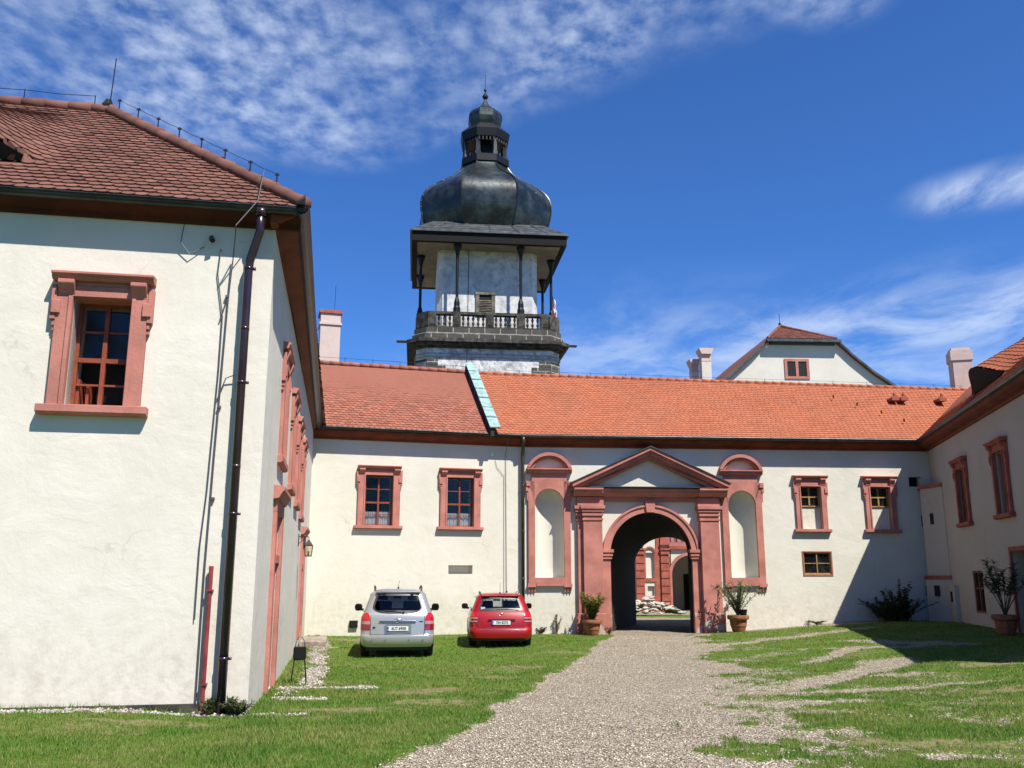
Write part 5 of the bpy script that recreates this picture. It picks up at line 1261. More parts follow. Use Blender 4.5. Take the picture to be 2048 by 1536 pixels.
# ------------------------------------------------------------------ inner courtyard front seen through the gate
def inner_front():
    o = to_world(D3, BRa, 0, 21.0); root = empty('inner_courtyard_front', (o[0], o[1], 0), BRa, 'rusticated salmon and cream courtyard front seen through the gate arch', 'building')
    w = MB(); wall(w, -2, 10.66, -.3, 6.8, [(9.22, 9.74, 1.95, 3.4, .15), (9.3, 9.7, .95, 1.5, .1)])
    w.box(-2, 10.5, .16, .4, -.3, 6.8); w.build('wall', 'plaster_gate', root)
    w = MB(); cx, r, zs = 11.85, 1.12, 2.15
    w.box(cx + r, 20, 0, .4, -.3, 3.6); ar = arc(cx, zs, r, 0, math.pi, 20); w.band([(x, 3.6) for x, z in ar], ar, 0, .4)
    w.build('arcade_wall', 'plaster_gate', root)
    k = MB(); k.band(arc(cx, zs, r + .16, 0, math.pi, 20), arc(cx, zs, r - .02, 0, math.pi, 20), -.08, .0); k.box(cx - r - .16, cx - r + .02, -.08, .4, -.3, zs); k.build('arch_surround', 'salmon', root)
    k = MB(); k.box(10.5, 20, 4.0, 4.2, -.3, 3.6); k.box(10.5, 10.7, .4, 4, -.3, 3.6); k.box(10.5, 20, .4, 4.2, 3.6, 3.7); k.build('loggia_wall', 'plaster_far', root)
    k = MB(); k.box(11.35, 11.75, 3.9, 3.99, -.3, 2.1); k.box(12.5, 12.95, 3.9, 3.99, -.3, 2.2); k.build('loggia_door', 'interior_shade', root)
    k = MB()
    for a, b in ((8.62, 9.12), (10.10, 10.62)):
        k.box(a, b, -.16, .02, -.3, .62); k.box(a + .02, b - .02, -.10, .02, .62, 3.3)
        for i in range(6): k.box(a, b, -.16, -.098, .66 + i * .43, .66 + i * .43 + .38)
        k.box(a - .04, b + .04, -.22, .02, 3.55, 3.65); k.box(a, b, -.17, .02, 3.3, 3.55); k.box(a - .03, b + .03, -.2, .02, 3.85, 3.95); k.box(a, b, -.14, .02, 3.95, 6.8)
    k.box(9.12, 9.22, -.06, .02, 1.75, 3.6); k.box(9.74, 9.84, -.06, .02, 1.75, 3.6); k.box(9.22, 9.74, -.06, .02, 1.75, 1.95); k.box(9.12, 9.84, -.04, .02, -.3, .90); k.box(9.74, 10.1, -.05, .02, -.3, 1.75); k.box(9.84, 10.1, -.05, .02, 1.75, 6.8)
    k.band(arc(9.48, 3.4, .36, 0, math.pi, 12), arc(9.48, 3.4, .26, 0, math.pi, 12), -.08, .02)
    k.box(10.62, 20, -.16, .42, 3.602, 3.78); k.build('rustication', 'salmon_dark', root)
    k = MB(); k.box(10.62, 20, -.05, .3, 3.78, 4.0); k.box(10.75, 10.95, -.05, .3, 4.0, 5.3); k.box(11.15, 11.35, -.05, .3, 4.0, 5.3); k.box(10.62, 11.4, -.05, .3, 5.3, 5.6); k.box(10.62, 20, -.06, .3, 5.6, 6.0); k.build('upper_parapet', 'salmon', root)
inner_front()

def rubble_heap():
    rnd = random.Random(8); proto = []
    for q in range(4):
        k = MB(); k.lathe([(.45, -.35), (.85, -.2), (1.0, .05), (.8, .32), (.4, .48)], 7, 0, 0, rnd.random()); k.v = [tuple(c * rnd.uniform(.78, 1.2) for c in p) for p in k.v]
        me = bpy.data.meshes.new('rubble_stone'); me.from_pydata(k.v, [], k.f); me.materials.append(MATS['white_stone' if q % 2 else 'rubble']); proto.append(me)
    for i in range(130):
        t = rnd.random(); a = rnd.uniform(0, 6.28); rr = math.sqrt(rnd.random()); x = rr * math.cos(a) * 1.7; y = rr * math.sin(a) * .8; h = max(0, .85 * (1 - rr) ** .8) * (1.15 - .35 * x) * rnd.uniform(.5, 1)
        w = to_world(D3, BRa, 8.2 + x, 15.2 + y); o = bpy.data.objects.new('rubble_stone', proto[i % 4]); COL.objects.link(o); s = rnd.uniform(.09, .19)
        o.location = (w[0], w[1], .12 + h + s * .3); o.scale = (s * 1.3, s, s * .85); o.rotation_euler = (rnd.uniform(-.4, .4), rnd.uniform(-.4, .4), rnd.uniform(0, 6))
        tag(o, 'pale rough stone in the rubble heap beyond the gate arch', 'stone', 'stones of the rubble heap beyond the gate')
rubble_heap()

# ------------------------------------------------------------------ steps, lanterns
def steps():
    x, y = to_world(A3, LFa, 0.0, 15.0)
    root = empty('stone_steps', (x, y, -.06), LFa, 'two worn stone steps before the far door of the left wing', 'steps')
    k = MB(); k.box(.02, 1.10, -1.0, 1.5, -.25, .12); k.build('step', 'step_stone', root, bevel=.015)
    k = MB(); k.box(.02, .75, -.9, 1.5, .12, .28); k.build('step', 'step_stone', root, bevel=.015)
steps()
def wall_lantern():
    x, y = to_world(A3, LFa, 0.0, 11.3); root = empty('wall_lantern', (x, y, 2.55), LFa, 'black iron lantern on a bracket beside the far side door', 'lantern')
    k = MB(); k.tube([(0, 0, .38), (.12, 0, .42), (.26, 0, .38)], .012, 6); k.tube([(.0, 0, .2), (.2, 0, .39)], .008, 5); k.tube([(.26, 0, .38), (.26, 0, .30)], .008, 5); k.box(0, .02, -.05, .05, .15, .45); k.build('bracket', 'iron', root)
    k = MB(); 
    for s in (-1, 1):
        for t in (-1, 1): k.tube([(.26 + s * .075, t * .075, -.08), (.26 + s * .10, t * .10, .16)], .008, 4)
    k.lathe([(.12, -.10), (.12, -.08)], 4, .26, 0, .5); k.lathe([(.15, .16), (.15, .175), (.06, .27), (.03, .31)], 4, .26, 0, .5); k.build('frame', 'iron', root)
    k = MB(); k.lathe([(.105, -.08), (.14, .16)], 4, .26, 0, .5); k.build('pane', 'glass_lantern', root)
    k = MB(); k.lathe([(.02, -.08), (.02, .03)], 8, .26, 0); k.build('candle', 'cream_paint', root)
wall_lantern()
def ground_lantern():
    x, y = to_world(A3, LFa, 0.42, 4.75); z = hz(x, y); root = empty('garden_lantern', (x, y, z), LFa, 'small black garden lantern on thin legs standing on pebbles', 'lantern')
    k = MB()
    k.box(-.10, .10, -.10, .10, .40, .42); k.box(-.10, .10, -.10, .10, .60, .62)
    for s in (-1, 1):
        k.box(s * .10 - .008, s * .10 + .008, -.10, .10, .42, .60); k.box(-.092, .092, s * .10 - .008, s * .10 + .008, .42, .60)
    k.build('lamp_housing', 'iron', root)
    for s in (-1, 1):
        for t in (-1, 1): k = MB(); k.tube([(s * .09, t * .09, .40), (s * .13, t * .13, .0)], .007, 5); k.build('leg', 'iron', root)
    k = MB(); k.tube([(.08 * math.cos(a), 0, .62 + .17 * math.sin(a)) for a in [math.pi * i / 10 for i in range(11)]], .006, 5); k.build('handle', 'iron', root)
ground_lantern()

# ------------------------------------------------------------------ plants
def leaf_quad(mb, p, d, L, w, col, up=Vector((0, 0, 1))):
    d = d.normalized(); s = d.cross(up)
    if s.length < .01: s = Vector((1, 0, 0))
    s.normalize(); m = p + d * L * .45 + Vector((0, 0, .0)); e = p + d * L + Vector((0, 0, -L * .18))
    mb.add([p, m + s * w, e, m - s * w], [(0, 1, 2, 3)], col)
def shrub(mbl, mbs, rnd, n, H, spread, leafL, leafW, lps, base=(0, 0, 0), start=.3, whorl=3, curve=.25, jit=0.0):
    B = Vector(base)
    for i in range(n):
        a = rnd.uniform(0, 6.283); lean = spread * rnd.uniform(.15, 1.0); h = H * rnd.uniform(.65, 1.0)
        pts = []; K = 7; wob = Vector((rnd.uniform(-1, 1), rnd.uniform(-1, 1), 0)) * (.06 + jit * .25); B = Vector(base) + Vector((rnd.gauss(0, 1), rnd.gauss(0, .5), 0)) * jit
        for k in range(K + 1):
            t = k / K; pts.append(B + Vector((math.cos(a) * lean * (t ** 1.3 + curve * t * t), math.sin(a) * lean * (t ** 1.3 + curve * t * t), h * t)) + wob * math.sin(t * 3))
        mbs.tube(pts, [.013 * (1 - .7 * k / K) + .003 for k in range(K + 1)], 5, caps=False)
        for j in range(lps):
            t = start + (1 - start) * (j + rnd.random()) / lps; k = min(K - 1, int(t * K)); p = pts[k].lerp(pts[k + 1], t * K - k); ax = (pts[k + 1] - pts[k]).normalized()
            for q in range(whorl):
                b = rnd.uniform(0, 6.283); side = Vector((math.cos(b), math.sin(b), 0)); d = side * rnd.uniform(.6, 1) + ax * rnd.uniform(.2, 1.0)
                leaf_quad(mbl, p, d, leafL * rnd.uniform(.6, 1.15), leafW * rnd.uniform(.7, 1.1), min(1, max(0, rnd.random() ** 1.4)))
def pot(root, r, h, mat='terracotta'):
    k = MB(); k.lathe([(r * .60, 0), (r * .66, .03), (r * .78, h * .3), (r * .80, h * .33), (r * .84, h * .36), (r * .90, h * .72), (r * 1.10, h * .76), (r * 1.14, h * .84), (r * 1.12, h * .98), (r * 1.04, h), (r * .9, h), (r * .85, h * .88)], 24); return k.build('pot', mat, root, smooth=False)
def potted(loc, label, mat, r, h, n, H, sp, lps, LL, LW, seed, start=.3, rot=0, base='terracotta'):
    rnd = random.Random(seed); root = empty('potted_shrub', loc, rot, label, 'potted plant', 'potted shrubs round the courtyard'); pot(root, r, h, base)
    k = MB(); k.lathe([(r * .8, h * .80), (r * .86, h * .89)], 16); k.build('soil', 'soil', root)
    a, b = MB(), MB(); shrub(a, b, rnd, n, H, sp, LL, LW, lps, (0, 0, h * .85), start); a.build('foliage', mat, root); b.build('stems', 'bark', root)
    return root
w_ = to_world(D3, BRa, 2.35, -1.05); potted((w_[0], w_[1], hz(*w_)), 'bushy green and orange shrub in a terracotta pot left of the arch', 'leaf_yellow', .30, .50, 34, .95, .48, 20, .17, .022, 3, start=.10)
w_ = to_world(D3, BRa, 7.35, -1.0); po = potted((w_[0], w_[1], hz(*w_)), 'sparse airy oleander in a terracotta pot right of the arch', 'leaf_grey', .32, .55, 22, 1.25, .80, 16, .15, .022, 5, start=.3)
k = MB(); k.lathe([(.10, 0), (.14, .22), (.15, .24)], 12); k.build('plant_sleeve', 'iron', po, (.17, -.05, .5))
w_ = to_world((E3[0], E3[1]), RWa, 9.5, -.62); potted((w_[0], w_[1], hz(*w_)), 'dark leggy oleander in a pot beside the right doorway', 'leaf_dark', .30, .50, 14, 1.5, .75, 18, .19, .020, 9, start=.5)

def corner_shrub():
    w = to_world(D3, BRa, 12.95, -.95); root = empty('corner_shrub', (w[0], w[1], hz(*w)), 0, 'dark layered shrub growing in the shaded right corner', 'shrub'); rnd = random.Random(12); a, b = MB(), MB()
    shrub(a, b, rnd, 60, .75, .95, .13, .040, 18, (-.1, 0, 0), .1, 3, jit=.28); shrub(a, b, rnd, 14, 1.15, .45, .15, .04, 14, (.15, 0, 0), .2, 4, jit=.16); shrub(a, b, rnd, 4, 1.6, .3, .16, .035, 12, (.2, 0, 0), .35, 3, jit=.06)
    a.build('foliage', 'leaf_dark', root); b.build('stems', 'bark', root)
corner_shrub()
def wall_plant(loc, label, seed, n, H, sp, mat='weed'):
    root = empty('wall_plant', loc, 0, label, 'weed', 'self-sown weeds at the wall feet'); rnd = random.Random(seed); a, b = MB(), MB(); shrub(a, b, rnd, n, H, sp, .10, .010, 9, (0, 0, 0), .15, 3); a.build('foliage', mat, root); b.build('stems', 'bark', root)
w_ = to_world(D3, BRa, 1.28, -.18); wall_plant((w_[0], w_[1], hz(*w_)), 'thin tall weed at the wall between red car and gate pot', 2, 6, .75, .16)
w_ = to_world(D3, BRa, .75, -.15); wall_plant((w_[0], w_[1], hz(*w_)), 'low leafy weed just right of the red car', 4, 10, .22, .22)
w_ = to_world(A3, LFa, -.12, -.22); wall_plant((w_[0], w_[1], hz(*w_)), 'low weed clump beside the foot of the brown downpipe', 7, 14, .20, .2)
w_ = to_world(A3, LFa, -.46, -.2); wall_plant((w_[0], w_[1], hz(*w_)), 'small weed between the red conduit and brown downpipe', 8, 8, .17, .12)
w_ = to_world(A3, LFa, -3.25, -.12); wall_plant((w_[0], w_[1], hz(*w_)), 'tiny dry weed at the front wall of the left wing', 9, 3, .22, .06)
w_ = to_world(D3, BRa, 3.0, -.62); wall_plant((w_[0], w_[1], hz(*w_)), 'trailing weed at the left pedestal of the portal', 10, 7, .26, .25)
w_ = to_world(D3, BRa, 10.4, -.2); wall_plant((w_[0], w_[1], hz(*w_)), 'short weeds below the small square window', 11, 12, .14, .35)

# ------------------------------------------------------------------ unseen trees added behind the viewpoint for the window panes to mirror
def added_tree(x, y, h, seed, label):
    root = empty('tree', (x, y, hz(x, y)), 0, label, 'tree', 'added trees out of view behind the viewpoint'); rnd = random.Random(seed); t = MB(); lf = MB()
    t.tube([(0, 0, -.2), (.1, .05, h * .25), (-.1, .1, h * .55), (0, 0, h * .9)], [.35, .28, .18, .04], 9)
    for i in range(15):
        z = h * (.25 + .6 * rnd.random()); a = rnd.uniform(0, 6.28); L = h * .36 * (1.15 - z / h) + 1.0; q = Vector((math.cos(a) * L, math.sin(a) * L, z + L * .45)); t.tube([(0, 0, z), (q.x * .5, q.y * .5, z + L * .3), tuple(q)], [.09, .06, .02], 5)
        for j in range(9):
            c = q * 1.0 + Vector((rnd.gauss(0, .9), rnd.gauss(0, .9), rnd.gauss(0, .8)))
            for k in range(26):
                p = c + Vector((rnd.gauss(0, .42), rnd.gauss(0, .42), rnd.gauss(0, .36))); leaf_quad(lf, p, Vector((rnd.uniform(-1, 1), rnd.uniform(-1, 1), rnd.uniform(-.5, .7))), .34, .12, rnd.random())
    lf.build('crown', 'leaf_dark', root); t.build('trunk', 'bark', root)
for i, (x, y, h, l) in enumerate(((-13, -17, 13, 'added tall dark tree at the left of the row behind the viewpoint'), (-6.5, -21, 15, 'tallest added dark tree in the row behind the viewpoint'), (0, -18, 12, 'middle added dark tree of the row behind the viewpoint'),
        (6.5, -22, 14, 'added broad dark tree right of the middle of the row behind the viewpoint'), (13, -18, 12, 'added dark tree at the right of the row behind the viewpoint'), (-20, -19, 14, 'outermost left added dark tree of the row behind the viewpoint'))): added_tree(x, y, h, 50 + i, l)

# ------------------------------------------------------------------ cars (x across, y forwards from the rear bumper, z up)
def text_mesh(body, size, mat, name, parent, loc, shear=0.0, sx=1.0, rot=(R(90), 0, 0), ext=.002):
    cu = bpy.data.curves.new('lettering', 'FONT'); cu.body = body; cu.size = size; cu.align_x = 'CENTER'; cu.align_y = 'CENTER'; cu.extrude = ext; cu.shear = shear; cu.offset = size * .02
    t = bpy.data.objects.new('lettering', cu); COL.objects.link(t); bpy.context.view_layer.update()
    me = bpy.data.meshes.new_from_object(t); bpy.data.objects.remove(t); me.materials.clear(); me.materials.append(MATS[mat])
    o = bpy.data.objects.new(name, me); COL.objects.link(o); o.parent = parent; o.location = loc; o.rotation_euler = rot; o.scale = (sx, 1, 1); return o

def make_car(spec, root):
    LV = spec['levels']
    def at(z):
        for i in range(len(LV) - 1):
            if z <= LV[i + 1][0] or i == len(LV) - 2:
                a, b = LV[i], LV[i + 1]; t = min(1, max(0, (z - a[0]) / (b[0] - a[0]))); return [p + (q - p) * t for p, q in zip(a, b)]
    bow = spec['bow']
    def ry(x, z):
        _, hw, yr, yf, r = at(z); ax = abs(x); y = yr + bow * (min(1, ax / hw)) ** 2
        if ax > hw - r: q = min(r, ax - (hw - r)); y += r - math.sqrt(max(0, r * r - q * q))
        return y
    def outline(z, inset=0.0):
        _, hw, yr, yf, r = at(z); rf = min(.45, hw * .5); P = []; n = 18
        for i in range(n + 1): x = (hw - r) * i / n; P.append((x, yr + bow * (x / hw) ** 2))
        for i in range(1, 7): a = math.pi / 2 * i / 6; x = hw - r + r * math.sin(a); P.append((x, yr + bow * (x / hw) ** 2 + r - r * math.cos(a)))
        ya, yb = P[-1][1], yf - rf; m = 30
        for i in range(1, m): t = i / m; P.append((hw - .03 * (2 * t - 1) ** 2 * (1 if t > .5 else .3), ya + (yb - ya) * t))
        for i in range(7): a = math.pi / 2 * i / 6; P.append((hw - .03 - rf + rf * math.cos(a), yb + rf * .55 * math.sin(a) * 1.0))
        xf = P[-1][0]
        for i in range(1, 9): t = i / 8; P.append((xf * (1 - t), P[-1][1] + .01 * (1 - t)))
        return P
    zs = spec['zs']; rows = [outline(z) for z in zs]; N = len(rows[0]); M = 2 * (N - 1); v = []
    for z, P in zip(zs, rows):
        full = P + [(-x, y) for x, y in P[-2:0:-1]]; v += [(x, y, z) for x, y in full]
    M = 2 * N - 2; f = []
    gz0, gz1 = spec['gz']; B = spec['pillar']
    for j in range(len(zs) - 1):
        zc = (zs[j] + zs[j + 1]) / 2; _, hw, yr, yf, r = at(zc)
        for i in range(M):
            a = v[j * M + i]; b = v[j * M + (i + 1) % M]; cx, cy = (a[0] + b[0]) / 2, (a[1] + b[1]) / 2
            ws = spec['rw'](zc)
            if ws and abs(cx) < ws - .02 and cy < yr + .35: continue
            if gz0 < zc < gz1:
                if abs(cx) > hw - .10 and yr + .42 < cy < yf - .30 and not (B - .05 < cy < B + .07): continue
                if cy > yf - .22 and abs(cx) < hw - .12: continue
            f.append((j * M + i, j * M + (i + 1) % M, (j + 1) * M + (i + 1) % M, (j + 1) * M + i))
    f.append(tuple(range(M - 1, -1, -1))); f.append(tuple(range((len(zs) - 1) * M, len(zs) * M)))
    k = MB(); k.add(v, f); body = k.build('body', spec['paint'], root, smooth=True)
    try:
        body.data.set_sharp_from_angle(angle=R(38))
    except Exception: pass
    def patch(name, z0, z1, fa, fb, mat, off=.004, n=14, m=8, parent=root, th=.0):
        k = MB(); v = []; f = []
        for j in range(m + 1):
            z = z0 + (z1 - z0) * j / m; xa, xb = fa(z), fb(z)
            for i in range(n + 1): x = xa + (xb - xa) * i / n; v.append((x, ry(x, z) - off, z))
        for j in range(m):
            for i in range(n): q = j * (n + 1) + i; f.append((q, q + 1, q + n + 2, q + n + 1))
        k.add(v, f); return k.build(name, mat, parent, smooth=True)
    # rear screen with its black border
    rw = spec['rw']; z0, z1 = spec['rwz']; inner = spec['frit']
    glass = patch('rear_window', z0, z1, lambda z: -rw(z) if rw(z) else -.01, lambda z: rw(z) if rw(z) else .01, spec['glass'], .006, 24, 22)
    k = MB(); n = 40; zz = [z0 + (z1 - z0) * i / n for i in range(n + 1)]; ins = inner
    def edge(s, wi):
        return [(s * max(.0, (rw(z) or .01) - wi), z) for z in zz]
    for s in (-1, 1):
        v = []
        for z in zz:
            xo = (rw(z) or .01) + .006; xi = max(0, xo - ins); v += [(s * xo, ry(xo, z) - .009, z), (s * xi, ry(xi, z) - .009, z)]
        k.add(v, [((2 * i, 2 * i + 2, 2 * i + 3, 2 * i + 1) if s < 0 else (2 * i + 1, 2 * i + 3, 2 * i + 2, 2 * i)) for i in range(n)])
    for za, zb in ((z1 - .035, z1), (z0, z0 + .07)):
        v = []; 
        for i in range(25):
            t = i / 12 - 1; xa, xb = t * (rw(za) or .01), t * (rw(zb) or .01); v += [(xa, ry(xa, za) - .008, za), (xb, ry(xb, zb) - .008, zb)]
        k.add(v, [(2 * i, 2 * i + 2, 2 * i + 3, 2 * i + 1) for i in range(24)])
    k.build('window_border', 'trim_black', glass)
    # side and front glass
    for s in (-1, 1):
        k = MB(); v = []; n = 16; zq = [gz0 + (gz1 - gz0) * j / 6 for j in range(7)]
        for z in zq:
            _, hw, yr, yf, r = at(z)
            for i in range(n + 1): y = yr + .38 + (yf - .26 - yr - .38) * i / n; v.append((s * (hw + .003), y, z))
        k.add(v, [(j * (n + 1) + i, j * (n + 1) + i + 1, (j + 1) * (n + 1) + i + 1, (j + 1) * (n + 1) + i) for j in range(6) for i in range(n)]); sw = k.build('side_window', spec['glass'], root)
        k = MB(); _, hw, yr, yf, r = at(gz0); _, hw1, yr1, yf1, r1 = at(gz1)
        for yy in (B, yr + .40): k.add([(s * (hw + .006), yy - .05, gz0), (s * (hw + .006), yy + .06, gz0), (s * (hw1 + .006), yy + .06 + (yr1 - yr) * (yy < 1), gz1), (s * (hw1 + .006), yy - .05 + (yr1 - yr) * (yy < 1), gz1)], [(0, 1, 2, 3)])
        k.tube([(s * (hw + .004), yr + .3, gz0), (s * (hw + .004), yf - .2, gz0)], .014, 6); k.tube([(s * (hw1 + .004), yr1 + .35, gz1), (s * (hw1 + .004), yf1 - .25, gz1)], .014, 6); k.build('window_trim', 'trim_black', sw)
    k = MB(); v = []
    for j in range(6):
        z = gz0 + (gz1 - gz0) * j / 5; _, hw, yr, yf, r = at(z); P = [p for p in outline(z) if p[1] > yf - .30 and p[0] <= hw - .06]; X = max(p[0] for p in P)
        for i in range(13): t = i / 6 - 1; v.append((t * X * .97, yf - .2 * abs(t) ** 2.2 + .004 - .02, z))
    k.add(v, [(j * 13 + i, j * 13 + i + 1, (j + 1) * 13 + i + 1, (j + 1) * 13 + i) for j in range(5) for i in range(12)]); k.build('windscreen', 'glass_clear' if spec['glass'] == 'glass_clear' else 'glass_tint', root)
    # interior
    k = MB(); _, hw, yr, yf, r = at(gz0); k.box(-hw + .12, hw - .12, .45, 3.0, .35, .62); k.box(-hw + .15, hw - .15, 2.75, 3.1, .6, gz0 - .02); k.build('cabin_floor', 'seat_cloth', root)
    def seat(x, y, w, top, nm):
        k = MB(); k.prism([(y, .6), (y + .12, .6), (y + .02, top), (y - .08, top)], x - w / 2, x + w / 2, 'x'); st = k.build(nm, 'seat_cloth', root, bevel=.03); return st
    def headrest(st, x, y, z): k = MB(); k.prism([(y - .02, z), (y + .07, z), (y + .05, z + .17), (y - .03, z + .17)], x - .12, x + .12, 'x'); k.tube([(x, y, z - .08), (x, y, z + .03)], .012, 5); k.build('headrest', 'seat_cloth', st, bevel=.02)
    for x in (-.38, .38): st = seat(x, 1.95, .46, gz0 + .22, 'front_seat'); headrest(st, x, 1.88, gz0 + .25)
    st = seat(0, 1.05, 1.25, gz0 - .06, 'rear_bench')
    k = MB(); k.box(-.11, .11, yf - .55, yf - .52, gz1 - .14, gz1 - .07); k.build('interior_mirror', 'trim_black', root)
    k = MB(); k.tube([(-.38 + .18 * math.cos(2 * math.pi * i / 20), 2.55 + .06 * math.sin(2 * math.pi * i / 20), gz0 + .0 + .18 * math.sin(2 * math.pi * i / 20)) for i in range(21)], .014, 6); k.build('steering_wheel', 'trim_black', root)
    # wheels
    R_ = spec['wheel']; 
    for s in (-1, 1):
        for y in spec['axles']:
            hw = at(.5)[1]; k = MB(); n = 28; xo = s * (hw - .005); xi = s * (hw - .22); prof = [(R_ * .64, xo - s * .01), (R_ * .9, xo), (R_, xo - s * .03), (R_, xi + s * .03), (R_ * .9, xi), (R_ * .5, xi)]; v = []
            for r, x in prof:
                for i in range(n): t = 2 * math.pi * i / n; v.append((x, y + r * math.cos(t), R_ - .01 + r * math.sin(t)))
            k.add(v, [(j * n + i, j * n + (i + 1) % n, (j + 1) * n + (i + 1) % n, (j + 1) * n + i) for j in range(5) for i in range(n)]); wh = k.build('wheel', 'rubber', root, smooth=True)
            k = MB(); v = [(xo - s * .03, y, R_ - .01)]
            for i in range(20): t = 2 * math.pi * i / 20; rr = R_ * .64 if i % 4 < 3 else R_ * .5; v.append((xo - s * .012, y + rr * math.cos(t), R_ - .01 + rr * math.sin(t)))
            k.add(v, [(0, 1 + i, 1 + (i + 1) % 20) for i in range(20)]); k.build('rim', 'rim', wh)
            k = MB(); ar = [(y + (R_ + .05) * math.cos(t), R_ + (R_ + .05) * math.sin(t)) for t in [math.pi * i / 16 for i in range(17)]] + [(y - R_ - .05, .24), (y + R_ + .05, .24)]; k.prism(ar, s * (hw - .02), s * (hw + .004), 'x'); k.build('wheel_arch', 'trim_black', wh)
    k = MB(); hw = at(.4)[1]; k.box(-hw + .12, hw - .12, .35, at(.4)[3] - .3, .17, .36); k.build('underbody', 'trim_black', root)
    return at, ry, patch

def mirrors(root, x, y, z, w, h, mat='mirror_black'):
    for s in (-1, 1):
        k = MB(); k.lathe([(.1, -.5), (.75, -.46), (1.0, -.1), (.97, .25), (.6, .48), (.2, .5)], 14); k.v = [(s * (x + w * .5 + a * w * .52), y + b * .07, z + c * h) for a, b, c in k.v]
        k.tube([(s * (x - .04), y, z - h * .35), (s * (x + .14), y, z - h * .25)], .035, 6); mr = k.build('wing_mirror', mat, root, smooth=True)
        k = MB(); cx = s * (x + w * .5); k.prism([(cx - w * .42, z - h * .36), (cx + w * .42, z - h * .36), (cx + w * .46, z), (cx + w * .3, z + h * .38), (cx - w * .4, z + h * .38)], y - .078, y - .068); k.build('mirror_glass', 'glass_tint', mr)

def plate(root, y, z, txt, w=.52, h=.11):
    k = MB(); k.box(-w / 2, w / 2, y - .012, y, z - h / 2, z + h / 2); p = k.build('number_plate', 'plate_white', root, bevel=.004)
    k = MB(); k.box(-w / 2 + .003, -w / 2 + .046, y - .015, y - .0125, z - h / 2 + .004, z + h / 2 - .004); k.build('plate_strip', 'plate_blue', p)
    text_mesh(txt, h * .88, 'plate_text', 'plate_number', p, (.025, y - .014, z + .002), sx=.92)
    text_mesh('CZ', h * .25, 'plate_white', 'country_code', p, (-w / 2 + .025, y - .017, z - h * .25))

